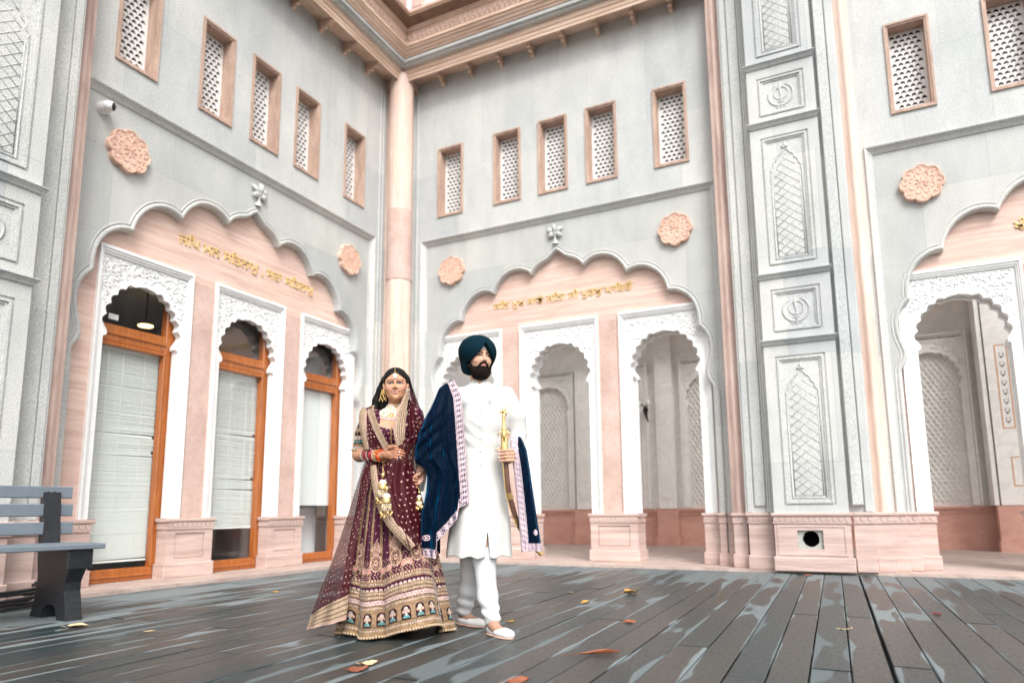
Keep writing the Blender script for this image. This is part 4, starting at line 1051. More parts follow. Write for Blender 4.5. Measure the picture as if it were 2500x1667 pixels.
# ================================================================== groom
GR_ = empty('person', tuple(W_((-.23, 0, 0))), 'man in teal turban and white coat with navy velvet shawl, walking hand in hand and holding a sheathed sword', 'person')
GR_['label'] = 'man in dark teal turban, long white coat and navy velvet shawl, holding a sword'
HM = headframe((-.238, .0, 1.730), 27, 2.5, 1.0)
def fist(P, root, knuck, pip, tip, dz, rr, n=4, k=.004):
    """four bent fingers stacked along dz"""
    d = None; root, knuck, pip, tip, dz = map(np.array, (root, knuck, pip, tip, dz))
    ls = (.92, 1.0, .96, .82)
    for i in range(n):
        o = dz*i; q = pip+(tip-pip)*ls[i]; e = chain(P, [root+o*.85, knuck+o, pip+o, q+o], [rr*1.05, rr*1.08, rr, rr*.82], .003)
        d = e if d is None else smin(d, e, k)
    return d
def mhand_l(P):                                 # his left hand round the scabbard
    d = ell(P, (-.045, -.165, 1.066), (.040, .024, .047)); d = smin(d, cone(P, (-.008, -.115, 1.085), (-.035, -.155, 1.070), .026, .030), .02)
    d = smin(d, fist(P, (-.030, -.180, 1.102), (-.018, -.200, 1.100), (-.055, -.226, 1.098), (-.108, -.206, 1.096), (.0015, 0, -.0205), .0100), .004)
    d = smin(d, chain(P, [(-.055, -.150, 1.095), (-.090, -.172, 1.112), (-.122, -.190, 1.108)], [.014, .012, .0095]), .008)
    return d
def mhand_r(P):                                 # his right hand closing over hers
    d = ell(P, (-.602, -.075, .965), (.030, .026, .046)); d = smin(d, cone(P, (-.598, -.055, 1.03), (-.602, -.07, .985), .026, .028), .02)
    for i in range(4):
        x = -.585-.016*i; d = smin(d, chain(P, [(x+.004, -.085, .945-.004*i), (x-.004, -.108, .925-.003*i), (x-.018, -.120, .905), (x-.030, -.105, .893)], [.0105, .0098, .009, .0075], .003), .003)
    return smin(d, chain(P, [(-.585, -.09, .985), (-.605, -.118, .965), (-.628, -.128, .952)], [.013, .0115, .0095]), .006)
def man_body(P):
    d = head_sdf(P, HM); d = smin(d, cone(P, (-.240, .022, 1.665), (-.232, .035, 1.53), .056, .062), .03)
    d = smin(d, sect(P, [(1.54, -.228, .03, .05, .05), (1.50, -.225, .02, .15, .075), (1.35, -.225, .01, .155, .10), (1.1, -.225, .01, .14, .09), (.92, -.225, .01, .155, .105), (.82, -.225, .0, .14, .1)], 1.53, .84), .04)
    d = smin(d, chain(P, [(-.065, .01, 1.475), (.025, .03, 1.225), (-.008, -.115, 1.085)], [.048, .038, .025]), .03)
    d = smin(d, chain(P, [(-.385, .01, 1.475), (-.52, .03, 1.235), (-.598, -.055, 1.03)], [.048, .038, .025]), .03)
    d = smin(d, chain(P, [(-.165, .0, .88), (-.205, -.09, .46), (-.145, -.165, .09), (-.14, -.19, .065)], [.075, .052, .036, .034]), .03)
    d = smin(d, chain(P, [(-.285, .0, .88), (-.285, .04, .46), (-.345, .21, .11), (-.35, .215, .07)], [.075, .052, .036, .034]), .03)
    d = smin(d, chain(P, [(-.148, -.165, .065), (-.125, -.215, .045), (-.07, -.27, .03)], [.032, .028, .022]), .02)
    d = smin(d, chain(P, [(-.35, .225, .06), (-.31, .18, .045), (-.245, .12, .03)], [.032, .028, .022]), .02)
    d = smin(d, mhand_l(P), .006); return smin(d, mhand_r(P), .006)
def man_col(V):
    C = face_col(V, HM, (.60, .355, .245), (.46, .20, .18)); hd = V[:, 2] < 1.3
    C[hd] = (.54, .32, .225); C[(V[:, 2] < .3)] = (.42, .24, .17)
    tips = hd & (V[:, 1] < -.19) & (V[:, 0] < -.095) & (V[:, 2] > 1.0); C[tips] = (.66, .44, .36); return C
isomesh('body', man_body, (-.70, -.32, .0), (.12, .30, 1.86), .0032, SKIN, GR_, man_col)
# turban
toM, bkM, _ = HM
def vedge(Q): return np.clip((.080-Q[:, 2])*.66, 0, .2)
def turban(P):
    Q = toM(P); d = ell(Q, (.0, -.022, .030), (.118, .138, .118)); d = smin(d, ell(Q, (0, -.045, -.052), (.096, .095, .082)), .03)
    d = smin(d, ell(Q, (-.012, -.01, .045), (.118, .125, .103)), .02)
    s = np.abs(Q[:, 0])-vedge(Q); rgt = Q[:, 0] > -.01
    per = np.where(rgt, .0125, .030); amp = np.where(rgt, .0035, .0016); ph = s/per
    d = d-amp*(1-np.abs(((ph % 1)*2-1))**2)*(s < .13)*(Q[:, 1] > -.10)
    # lifted outer band crossing over the forehead from the far side
    d = smax(d, -np.maximum(np.maximum(np.abs(Q[:, 0]+.002)-vedge(Q), -(Q[:, 1]-.0)), -.5), .007)
    # rear hollow for the neck, and lower rim
    return smax(d, -(Q[:, 2]+.125+.35*np.clip(Q[:, 1]+.02, -.1, .1)*1.0), .012)
isomesh('turban', turban, (-.42, -.20, 1.58), (-.07, .22, 1.92), .0034, TURB, GR_)
def fifty(P): Q = toM(P); d = ell(Q, (0, -.02, .035), (.0785, .0965, .1005)); d = smin(d, ell(Q, (0, .015, -.03), (.066, .076, .09)), .03); return np.maximum(np.maximum(d, .040-Q[:, 2]), .03-Q[:, 1])
isomesh('forehead_cloth', fifty, (-.34, -.16, 1.72), (-.12, .05, 1.87), .0035, WHT, GR_)
def beard(P):
    Q = toM(P); A = Q.copy(); A[:, 0] = np.abs(A[:, 0])
    d = ell(Q, (0, .052, -.103), (.050, .044, .046)); d = smin(d, cone(A, (.070, .010, -.062), (.040, .050, -.100), .015, .028), .018); d = smin(d, cone(A, (.073, .002, -.030), (.068, .016, -.066), .007, .016), .012)
    d = smin(d, ell(Q, (0, .03, -.125), (.055, .05, .030)), .02)
    m = cone(A, (.002, .0965, -.0500), (.024, .088, -.0565), .0048, .0052); m = smin(m, cone(A, (.024, .088, -.0565), (.036, .076, -.085), .0052, .011), .004)
    d = smin(d, m, .006); d = smin(d, cone(Q, (0, .093, -.080), (0, .088, -.09), .006, .01), .006)
    d = smax(d, -ell(Q, (0, .110, -.0665), (.0225, .030, .0085)), .003)
    return d+nz(P, 520, 3)*.0014+nz(P, 240, 5)*.0016
isomesh('beard', beard, (-.36, -.17, 1.56), (-.10, .06, 1.74), .003, BEARD, GR_, sm=0)
# coat
CT = [(1.60, -.234, .03, .058, .058), (1.575, -.234, .028, .060, .060), (1.55, -.230, .025, .085, .068), (1.525, -.226, .02, .150, .082), (1.49, -.224, .015, .178, .100), (1.42, -.224, .008, .182, .122), (1.30, -.226, .0, .172, .128),
      (1.12, -.226, .0, .160, .120), (.95, -.225, .0, .160, .132), (.75, -.230, -.005, .178, .150), (.60, -.232, -.01, .192, .165), (.44, -.234, -.015, .204, .178)]
def coat(P):
    d = sect(P, CT, 1.592, .452, .006)
    d = smin(d, chain(P, [(-.062, .01, 1.478), (.008, .02, 1.34), (.020, .035, 1.225), (.0, -.07, 1.125), (-.012, -.118, 1.083)], [.062, .058, .054, .048, .041]), .035)
    d = smin(d, chain(P, [(-.388, .01, 1.478), (-.52, .03, 1.235), (-.596, -.04, 1.05)], [.060, .05, .040]), .03)
    # creases at the elbow and waist, centre placket, front slit, collar notch
    x, y, z = P.T; d = d+nz(P*np.array([1, 1, 1.0]), 26, 2)*.0030+nz(P*np.array([.5, .5, 2.2]), 24, 9)*.0062*np.exp(-((z-1.2)/.16)**2)+.003*np.sin((z+x*.9)*75+nz(P, 7, 4)*2)*np.exp(-((z-1.22)/.10)**2)*np.exp(-((x+.28)/.08)**2)
    d = d+.006*np.sin(x*62+nz(P, 6, 3)*2.5)*np.clip((.95-z)*2.2, 0, 1)*(y < 0)
    cl = -.226+.014*np.clip((1.3-z), 0, 1)+.004*np.sin(z*9)
    d = np.where(y < 0, d+.0030*np.exp(-((x-cl)/.0022)**2), d)
    sl = np.maximum(np.abs(x+.176-.0*z)-.015*np.clip((.61-z)/.14, 0, 1), np.maximum(z-.60, y)); d = smax(d, -sl, .004)
    v = np.maximum(np.abs(x+.232)-(z-1.545)*.62, y+.0); d = smax(d, -v, .004)
    d = smax(d, -cone(P, (-.236, .026, 1.66), (-.233, .032, 1.53), .060, .050), .004)
    return smax(d, -(cone(P, (-.010, -.150, 1.075), (.004, -.10, 1.10), .030, .030)), .004)
coat_o = isomesh('coat', coat, (-.68, -.26, .44), (.10, .24, 1.62), .004, IVORY, GR_)
PLV = plain('grey_thread_embroidery', (.52, .56, .62), .5, noise=.1); BTN = plain('ivory_buttons', (.70, .70, .68), .35)
mb = MB(TP)
for cx_, cz_ in ((-.318, 1.428), (-.158, 1.432)):
    for k in range(8):
        a = k*math.pi/4; mb.tube([(cx_+r_*math.cos(a+.3*j), -.118+.012*abs(cx_+.226)*8*0-(.006), cz_+r_*1.2*math.sin(a+.3*j)) for j, r_ in enumerate((.003, .010, .018, .023))], .0016, 4)
mb.build('chest_embroidery', PLV, coat_o)
mb = MB(TP)
for k in range(8):
    z = 1.515-k*.082; t = np.array(CT)[::-1]; yy = np.interp(z, t[:, 0], t[:, 2])-np.interp(z, t[:, 0], t[:, 4]); mb.ball((-.222+.013*max(0, 1.3-z), yy-.001, z), (.0065, .004, .0065))
mb.build('button', BTN, coat_o)
# trousers
def pants(P):
    d = chain(P, [(-.165, .0, .60), (-.200, -.085, .44), (-.178, -.130, .22), (-.148, -.162, .095)], [.088, .070, .057, .050], .03)
    d = smin(d, chain(P, [(-.285, .0, .60), (-.285, .035, .44), (-.318, .13, .24), (-.343, .20, .105)], [.088, .067, .056, .051], .03), .012)
    x, y, z = P.T; d = d+nz(P*np.array([1, 1, .6]), 30, 4)*.0055+.0050*np.sin(z*95+x*30+nz(P, 8, 1)*3)*np.exp(-((z-.13)/.06)**2)
    return smax(smax(d, -(z-(.060+.25*np.clip(-y-.1, 0, .08)*0)), .003), z-.62, .01)
isomesh('trousers', pants, (-.45, -.27, .04), (.0, .30, .64), .004, WHT, GR_)
def shoe(hx, hy, tx, ty, name):
    H = np.array([hx, hy]); D = np.array([tx, ty])-H; Ln = np.hypot(*D); D = D/Ln; N = np.array([-D[1], D[0]])
    def loc(P): q = P[:, :2]-H; return np.stack([q@D, q@N, P[:, 2]], -1)
    def f(P):
        Q = loc(P); d = ell(Q, (.045, 0, .034), (.052, .036, .034)); d = smin(d, ell(Q, (Ln*.62, 0, .026), (Ln*.40, .045, .030)), .03); d = smin(d, ell(Q, (Ln*.86, 0, .022), (Ln*.16, .030, .022)), .02)
        op = ell(Q, (.058, 0, .070), (.060, .027, .040)); d = smax(d, -op, .004); d = smax(d, -(Q[:, 2]-.010), .003); return d
    def g(P):
        Q = loc(P); d = ell(Q, (.045, 0, .006), (.054, .038, .05)); d = smin(d, ell(Q, (Ln*.62, 0, .006), (Ln*.405, .046, .05)), .03); return np.maximum(np.maximum(d, -(Q[:, 2]-.001)), Q[:, 2]-.011)
    lo = (min(hx, tx)-.08, min(hy, ty)-.08, -.01); hi = (max(hx, tx)+.08, max(hy, ty)+.08, .10)
    s = isomesh('shoe', f, lo, hi, .003, SHOE, GR_); isomesh('sole', g, lo, hi, .003, SOLE, s)
shoe(-.168, -.130, -.032, -.320, 'front'); shoe(-.385, .255, -.215, .095, 'rear')

# ---- velvet shawl with an embroidered border, coloured vertex by vertex
NAVY = np.array([.001, .0055, .017]); BORD = np.array([.70, .55, .58]); DKB = np.array([.012, .012, .045])
def floral(a, b, w):
    """scrolling flower band: a along, b across 0..w -> 1 where thread"""
    p = a/.034; fx = (p % 1)-.5; fy = b/w-.5; r = np.hypot(fx*1.0, fy*1.4); th = np.arctan2(fy, fx)
    fl = (r < .30+.08*np.cos(6*th)) & (r > .09) | (r < .05); vine = np.abs(fy-.30*np.sin(p*2*np.pi)) < .07
    lf = (np.abs(np.sin(p*4*np.pi+fy*9)) > .62) & (np.abs(fy) > .22)
    ed = (np.abs(fy) > .44); gapm = (np.abs(fy) > .40) & (np.abs(fy) < .435)
    return ((fl | vine | lf | ed) & ~gapm)
nu, nv = 190, 420
u = np.linspace(-.35, 1, nu)[None, :].repeat(nv, 0); v = np.linspace(0, 1, nv)[:, None].repeat(nu, 1)
Lz = [(1.60, -.415), (1.562, -.43), (1.514, -.498), (1.39, -.548), (1.308, -.588), (1.206, -.628), (1.084, -.652), (1.045, -.646), (1.02, -.615), (.99, -.578), (.95, -.566), (.857, -.570), (.711, -.598), (.44, -.592)][::-1]
Rz = [(1.60, -.398), (1.583, -.402), (1.52, -.368), (1.444, -.341), (1.306, -.327), (1.135, -.316), (.855, -.292), (.70, -.285), (.44, -.28)][::-1]
Bu = [(0, .463), (.36, .455), (.38, .553), (.6, .63), (.775, .689), (.79, .750), (1, .781)]
zb = np.interp(np.clip(u, 0, 1), *zip(*Bu)); zt = 1.566+.020*np.clip(u, 0, 1)
z = zt*(1-v)+zb*v; Lx = np.interp(z, *zip(*Lz)); Rx = np.interp(z, *zip(*Rz)); uc_ = np.clip(u, 0, 1); x = Lx+(Rx-Lx)*uc_
arm = np.exp(-((uc_-.35)/.33)**2)*np.interp(z, [.45, .9, 1.05, 1.3, 1.5], [.03, .05, .075, .06, .03])
y = -np.interp(z, [.45, .9, 1.1, 1.35, 1.5, 1.57, 1.59], [.205, .150, .135, .138, .105, .045, .0])-arm
y = y+(1-np.clip(uc_/.16, 0, 1))**2*.14                     # rolls back round the arm
fold = np.sin(uc_*2*np.pi*2.9+1.3*np.sin(z*5)+.6)*np.interp(z, [.45, 1.0, 1.5], [.030, .013, .003])*(1-.75*np.clip((uc_-.80)/.12, 0, 1))
fold = fold+np.sin(uc_*2*np.pi*6.1+z*5+1.5*np.sin(z*9+uc_*4))*np.interp(z, [.45, 1.1, 1.5], [.008, .003, .0005])*(uc_ < .84)
sw = np.exp(-((z-1.16)/.16)**2)*np.sin((z*2.2-uc_*.75)*2*np.pi*4.6)*.013*np.clip(1-uc_/.8, 0, 1)
y = y-fold-sw
bk = np.clip(-u/.35, 0, 1); x = x+bk*.10; y = np.where(u < 0, y+bk*.20+.02*np.sin(bk*9), y)
P = np.stack([x, y, z], -1)
wb_ = .052; dR = (Rx-x); dB = z-zb; band = ((dR < wb_) | (dB < wb_)) & (u > .0)
th = np.where(dR < wb_, floral(z, np.clip(dR, 0, wb_), wb_), floral(x, np.clip(dB, 0, wb_), wb_))
C = np.tile(NAVY, (nv, nu, 1)); C[band] = DKB; C[band & th] = BORD
m = ((x+.545)/.026)**2+((z-.575)/.017)**2 < 1; C[m & (u > 0)] = BORD; m2 = ((x+.545)/.012)**2+((z-.575)/.008)**2; C[(np.abs(m2-1) < .5)] = NAVY
sheet('shawl', P, VELV, GR_, C, .004)
# trailing end over his left forearm
nu, nv = 90, 320
path = cr([(.075, .86), (.07, 1.05), (.05, 1.15), (.005, 1.196), (-.06, 1.198), (-.115, 1.165), (-.145, 1.08), (-.155, .95), (-.155, .80), (-.150, .64), (-.145, .487)], nv)
u = np.linspace(-.30, 1, nu)[None, :].repeat(nv, 0); z = path[:, 1][:, None]+0*u; yb = path[:, 0][:, None]+0*u; s_ = np.linspace(0, 1, nv)[:, None]+0*u
Lx = np.interp(z, [.487, .65, .852, 1.0, 1.12, 1.2], [.031, .020, .002, -.012, -.030, -.030]); Rx = np.interp(z, [.487, .548, .852, 1.0, 1.112, 1.17, 1.2], [.158, .148, .104, .085, .068, .045, .035])
uc_ = np.clip(u, 0, 1); x = Lx+(Rx-Lx)*uc_+np.where(u < 0, u*-.02, 0); fd = np.interp(s_, [0, .35, .6, 1], [.004, .004, .010, .016])
y = yb-np.sin(uc_*2*np.pi*1.6-.5)*fd-np.sin(uc_*2*np.pi*4)*fd*.3+np.where(u < 0, -u*.16, 0)+(1-np.clip((1-uc_)/.12, 0, 1))*.03; z = z+np.where(u < 0, .03*u, 0)
P = np.stack([x, y, z], -1); C = np.tile(NAVY, (nv, nu, 1)); fr_ = s_ > .40
band = (((x-Lx) < .045) | (z < .487+.05)) & (u >= 0); th = np.where((x-Lx) < .045, floral(z, np.clip(x-Lx, 0, .045), .045), floral(x, np.clip(z-.487, 0, .05), .05)); C[band] = (.30, .24, .30); C[band & th] = BORD
m = (((x-.118)/.011)**2+((z-.60)/.016)**2 < 1) & (u > 0); C[m] = BORD
sheet('shawl_end', P, VELV, GR_, C, .004)
RING = MB(TP); RING.lathe((-.062, -.229, 1.058), [(.0115, -.002), (.0125, 0), (.0115, .002)], 12); RING.build('ring', GOLD, GR_)

# ---- sword in its scabbard
SWD = empty('sword', tuple(W_((-.07, -.19, 1.1))), 'golden hilted curved sword in a brown scabbard held in the man\'s left hand', 'sword')
SCB = plain('brown_scabbard', (.13, .065, .045), .5, noise=.2)
bl = cr([(-.070, -.195, 1.215), (-.068, -.198, 1.10), (-.062, -.192, 1.0), (-.050, -.178, .87), (-.024, -.14, .76), (.012, -.09, .65), (.075, -.02, .545), (.160, .03, .455)], 40)
mb = MB(TP); mb.tube([tuple(p) for p in bl], [.0185-.009*max(0, (i-22)/18) for i in range(40)], 10, True, .55); mb.build('scabbard', SCB, SWD, smooth=True)
mb = MB(TP); mb.tube([(p[0]-.0145+.004*max(0, (i-22)/18), p[1]-.004, p[2]) for i, p in enumerate(bl)], .0042, 6)
for i0, L2 in ((0, 7), (18, 2), (26, 2), (36, 3)): mb.tube([tuple(p) for p in bl[i0:i0+L2+1]], .0215 if i0 < 30 else .014, 12, True, .62)
mb.build('scabbard_mount', GOLD, SWD, auto=50)
mb = MB(TP); y0 = -.197
mb.tube([(-.070, y0, 1.165), (-.071, y0, 1.20), (-.072, y0, 1.235), (-.073, y0, 1.26), (-.074, y0, 1.29), (-.071, y0, 1.318), (-.068, y0, 1.335)], [.016, .021, .015, .0105, .010, .012, .013], 12, True, .7)
for sg in (-1, 1): mb.tube([(-.071+sg*.01, y0, 1.213), (-.071+sg*.026, y0-.002, 1.216), (-.071+sg*.036, y0-.002, 1.205), (-.071+sg*.037, y0-.002, 1.190)], [.0065, .005, .004, .0035], 6)
mb.tube([(-.071, y0-.012, 1.235), (-.071, y0-.014, 1.19), (-.069, y0-.012, 1.15)], [.006, .011, .003], 8)
mb.build('hilt', GOLD, SWD, smooth=True)
mb = MB(TP); mb.ball((-.072, y0, 1.345), (.017, .014, .013), 12, 8); mb.ball((-.088, y0, 1.341), (.010, .009, .008), 10, 6); mb.ball((-.067, y0-.012, 1.356), .005); mb.ball((-.062, y0, 1.332), (.012, .012, .014), 10, 6)
mb.build('pommel', GOLD, SWD, smooth=True)
# ================================================================== bride
BR_ = empty('person', tuple(W_((-.79, 0, 0))), 'smiling woman in maroon and gold embroidered bridal skirt and sheer veil', 'person')
HB = headframe((-.782, .0, 1.553), 7, -2, .94)
MAR = np.array([.050, .002, .019]); MARD = np.array([.018, .001, .005]); GLD = np.array([.235, .145, .072]); PGLD = np.array([.48, .30, .22]); PNK = np.array([.62, .22, .24]); WPK = np.array([.50, .40, .36]); TEAL = np.array([.06, .20, .20])
def bhand_r(P):                                 # right hand resting at the waist, fingers toward the right
    d = ell(P, (-.778, -.186, 1.088), (.044, .018, .033)); d = smin(d, cone(P, (-.835, -.168, 1.078), (-.80, -.182, 1.084), .024, .024), .02)
    fl = (.062, .071, .066, .050)
    for i in range(4):
        z = 1.112-.0165*i; L = fl[i]; d = smin(d, chain(P, [(-.772, -.190, z-.002), (-.742, -.202, z), (-.742+L*.45, -.206, z-.003), (-.742+L*.8, -.196, z-.008)], [.0098, .0092, .0080, .0062], .003), .003)
    return smin(d, chain(P, [(-.800, -.196, 1.108), (-.775, -.206, 1.126), (-.748, -.208, 1.130), (-.728, -.204, 1.127)], [.0115, .0105, .0088, .007]), .006)
def bhand_l(P):                                 # left hand held in his
    d = ell(P, (-.628, -.085, .935), (.024, .022, .038)); d = smin(d, cone(P, (-.612, -.03, 1.0), (-.622, -.07, .955), .021, .022), .02)
    for i in range(4):
        z = .948-.019*i; d = smin(d, chain(P, [(-.640, -.088, z+.004), (-.655, -.112, z), (-.640, -.132, z-.004), (-.615, -.130, z-.010)], [.0092, .0090, .0082, .0065], .003), .003)
    return d
def wom_body(P):
    d = head_sdf(P, HB, True); d = smin(d, cone(P, (-.788, .032, 1.49), (-.792, .034, 1.37), .040, .050), .018)
    d = smin(d, sect(P, [(1.40, -.795, .03, .05, .045), (1.375, -.797, .02, .14, .06), (1.30, -.80, .0, .150, .095), (1.22, -.80, -.01, .145, .110), (1.08, -.81, .01, .115, .085), (.98, -.815, .01, .15, .10), (.90, -.81, .01, .15, .1)], 1.39, .88), .035)
    A = P.copy(); A[:, 0] = np.abs(A[:, 0]+.80); d = smin(d, sph(A, (.068, -.065, 1.245), .058), .03)
    d = smin(d, chain(P, [(-.945, .01, 1.355), (-1.010, .015, 1.100), (-.835, -.168, 1.078)], [.050, .047, .026]), .025)
    d = smin(d, chain(P, [(-.655, .01, 1.355), (-.60, .06, 1.13), (-.612, -.03, 1.0)], [.046, .038, .0235]), .025)
    for sx in (-.07, .07): d = smin(d, chain(P, [(-.80+sx, .01, .9), (-.79+sx, -.02, .45), (-.79+sx, .0, .06), (-.79+sx, -.10, .03)], [.075, .05, .03, .025]), .03)
    return smin(smin(d, bhand_r(P), .006), bhand_l(P), .006)
def wom_col(V):
    C = face_col(V, HB, (.56, .295, .180), (.44, .12, .12), True, (.012, .006, .005))
    C[V[:, 2] < 1.36] = (.54, .285, .175)
    h = ((V[:, 0] > -.845) & (V[:, 1] < -.14) & (V[:, 2] < 1.2)) | ((V[:, 2] < .99) & (V[:, 2] > .85) & (V[:, 0] > -.68))
    x, y, z = V.T; lace = (np.sin(x*420+np.sin(z*300)*1.5)*np.sin(z*460+np.sin(x*260)) > .15); C[h] = C[h]*.80+np.array((.35, .10, .04))*.12
    C[h & lace] = (.27, .09, .05)
    return C
isomesh('body', wom_body, (-1.10, -.24, .0), (-.52, .20, 1.68), .0032, SKIN, BR_, wom_col)
toB, bkB, _ = HB
def hair(P):
    Q = toB(P); d = ell(Q, (0, -.025, .036), (.090, .102, .092)); d = smin(d, ell(Q, (0, -.060, -.03), (.090, .068, .12)), .03)
    # hairline: centre parting falling away to the temples
    A = np.abs(Q[:, 0]); hl = np.maximum(np.maximum(A-(.069+.02*np.clip((-Q[:, 2]), 0, .1)), Q[:, 2]-(.068-.62*np.clip(A-.012, 0, .1))), -(Q[:, 1]-.012)); d = smax(d, -hl, .008)
    d = d+.0035*np.exp(-(Q[:, 0]/.0035)**2)*(Q[:, 2] > .05)
    d = smin(d, chain(P, [(-.865, .03, 1.60), (-.890, .045, 1.53), (-.918, .05, 1.46), (-.925, .05, 1.40), (-.905, .05, 1.35)], [.018, .024, .026, .026, .016]), .02)
    d = smin(d, chain(P, [(-.712, .03, 1.60), (-.695, .05, 1.52), (-.68, .07, 1.45), (-.675, .08, 1.36)], [.016, .020, .022, .018]), .02)
    d = smin(d, sect(P, [(1.56, -.79, .06, .08, .05), (1.40, -.80, .075, .12, .04), (1.2, -.80, .10, .09, .03)], 1.56, 1.2), .02)
    x, y, z = P.T; return d+.0005*np.sin(x*300+z*30+nz(P, 20, 2)*3)+nz(P, 50, 8)*.0018
isomesh('hair', hair, (-.99, -.12, 1.18), (-.60, .18, 1.70), .0034, HAIRM, BR_, sm=0)
# blouse: maroon with sprinkled buti motifs and a sweetheart neck
def buti(a, b, s, size, seed=0):
    """three-dot sprigs on a half-drop grid; a, b metric surface coordinates"""
    r = np.floor(b/s); a2 = a+(r % 2)*s*.5+.12*s*np.sin(r*7.7+seed); fx = ((a2/s) % 1-.5)*s; fy = ((b/s) % 1-.5)*s; m = np.zeros(a.shape, bool)
    for dx, dy, q in ((-.42, -.25, .33), (.42, -.25, .33), (0, .35, .40)): m |= (fx-dx*size)**2+(fy-dy*size)**2 < (q*size)**2
    return m
def blouse(P):
    d = sect(P, [(1.40, -.797, .02, .135, .07), (1.365, -.797, .015, .165, .080), (1.30, -.80, .0, .158, .100), (1.22, -.80, -.01, .152, .116), (1.08, -.81, .01, .124, .095), (1.03, -.812, .01, .135, .1)], 1.385, 1.045, .006)
    A = P.copy(); A[:, 0] = np.abs(A[:, 0]+.80); d = smin(d, sph(A, (.068, -.065, 1.245), .066), .03)
    d = smin(d, chain(P, [(-.945, .01, 1.355), (-.985, .015, 1.24), (-1.004, .02, 1.135)], [.056, .056, .054]), .025); d = smin(d, chain(P, [(-.655, .01, 1.355), (-.615, .05, 1.18), (-.605, .06, 1.13)], [.056, .054, .052]), .025)
    x, y, z = P.T; cut = np.maximum(np.maximum(np.abs(x+.785)-(.075+.25*np.clip(z-1.30, 0, 1)), 1.262+.25*np.abs(x+.785)-.06*0-z), y-.02); d = smax(d, -cut, .004)
    d = d+nz(P, 30, 6)*.002
    q = P-np.array([-1.004, .02, 1.135]); d = smax(d, -(q@np.array([-.11, 0, 1.0])), .003); q = P-np.array([-.605, .06, 1.13]); return smax(d, -(q@np.array([-.1, -.1, 1.0])), .003)
def blouse_col(V):
    C = np.tile(MAR, (len(V), 1)); x, y, z = V.T; th = np.arctan2(y-.0, x+.80)*.14; arm = (x < -.945)
    a = np.where(arm, np.arctan2(y-.02, x+.98)*.056, th); C[buti(a, z+.004*np.sin(a*90), .028, .0065)] = PGLD
    slv = arm & (z < 1.275); t = (z-1.125)+.0
    q = np.abs(((a/.034) % 1)-.5); C[slv & (z < 1.26)] = MARD
    C[slv & (z > 1.240) & (z < 1.272)] = GLD; C[slv & (np.abs(z-1.256) < .005) & ((a*160 % 1) > .45)] = WPK
    pan = slv & (z > 1.165) & (z <= 1.240); C[pan & (q < .09)] = GLD; fl = pan & (np.hypot((q-.30)*.034, (z-1.205)*.62) < .0085); C[fl] = WPK; C[pan & (np.hypot((q-.30)*.034, (z-1.180)*.8) < .007)] = TEAL
    C[slv & (z <= 1.165)] = GLD; C[slv & (z < 1.150) & (z > 1.138)] = WPK*.8
    ne = (y < 0) & (np.abs(x+.785) < .1) & (z < 1.30) & (z > 1.20) & (np.abs(z-(1.255+.25*np.abs(x+.785))) < .009); C[ne] = PGLD
    C[(y < 0) & (np.abs(x+.785) < .0045) & (z < 1.26)] = GLD
    return C
isomesh('blouse', blouse, (-1.08, -.20, 1.02), (-.53, .14, 1.42), .0030, EMB, BR_, blouse_col)
# scalloped sleeve edge discs
SEQ = plain('pale_gold_sequins', (.45, .32, .20), .3, noise=.25, scale=90, spec=.8)
mb = MB(TP)
for k in range(14):
    a = 2*math.pi*k/14; mb.ball((-1.004+.053*math.cos(a), .02+.053*math.sin(a), 1.126-.006*math.cos(a)), (.0115, .0115, .009), 8, 6)
mb.build('sleeve_scallops', SEQ, BR_, smooth=True)

# ---- lehenga skirt
nu, nv = 1100, 620
th = np.linspace(-np.pi, np.pi, nu)[None, :]; v = np.linspace(0, 1, nv)[:, None]
# deep rounded folds near the hem: (centre angle, half width, depth) in the front
edges = np.array([-np.pi, -2.5, -1.9, -1.42, -1.02, -.62, -.06, 1.18, 1.7, 2.3, np.pi]); amp = np.array([.05, .05, .05, .055, .05, .06, .085, .05, .05, .05])
i = np.clip(np.searchsorted(edges, th[0], side='right')-1, 0, len(amp)-1); f = (th[0]-edges[i])/(edges[i+1]-edges[i]); lobe = (np.sin(np.pi*f)**.75*amp[i])[None, :]
fine = np.sin(th*31+.6*np.sin(th*5))*.5+.5
cx_ = np.interp(v, [0, .12, .5, 1], [-.818, -.815, -.785, -.748]); a_ = np.interp(v, [0, .06, .25, .5, .75, 1], [.138, .165, .205, .270, .320, .362]); b_ = np.interp(v, [0, .06, .25, .5, 1], [.100, .125, .185, .245, .345])
g = np.clip((v-.12)/.88, 0, 1)
rad = 1+(lobe-.045)*g**1.2*3.9+(fine-.5)*.055*np.sin(np.pi*np.clip(v*1.15, 0, 1))*(1-.55*g)
x = cx_+a_*rad*np.sin(th); y = .012-b_*rad*np.cos(th)
y = y-.035*g**2*np.exp(-((th-.5)/.5)**2)
hemlift = .012+.072*np.clip(lobe/.085, 0, 1)*np.exp(-((th-.62)/.55)**2)+.010*np.sin(th*7+1)+.012*np.clip(lobe/.06, 0, 1)
z = 1.052*(1-v)+v*hemlift+0*th
P = np.stack([x, y, z+0*x], -1)
s_up = (z-hemlift)*1.05; arc = th*.37; front = np.abs(th) < 1.6
arcl = th*a_*1.0
C = np.tile(MAR, (nv, nu, 1)).astype(float)
def setm(m, c): C[m] = c
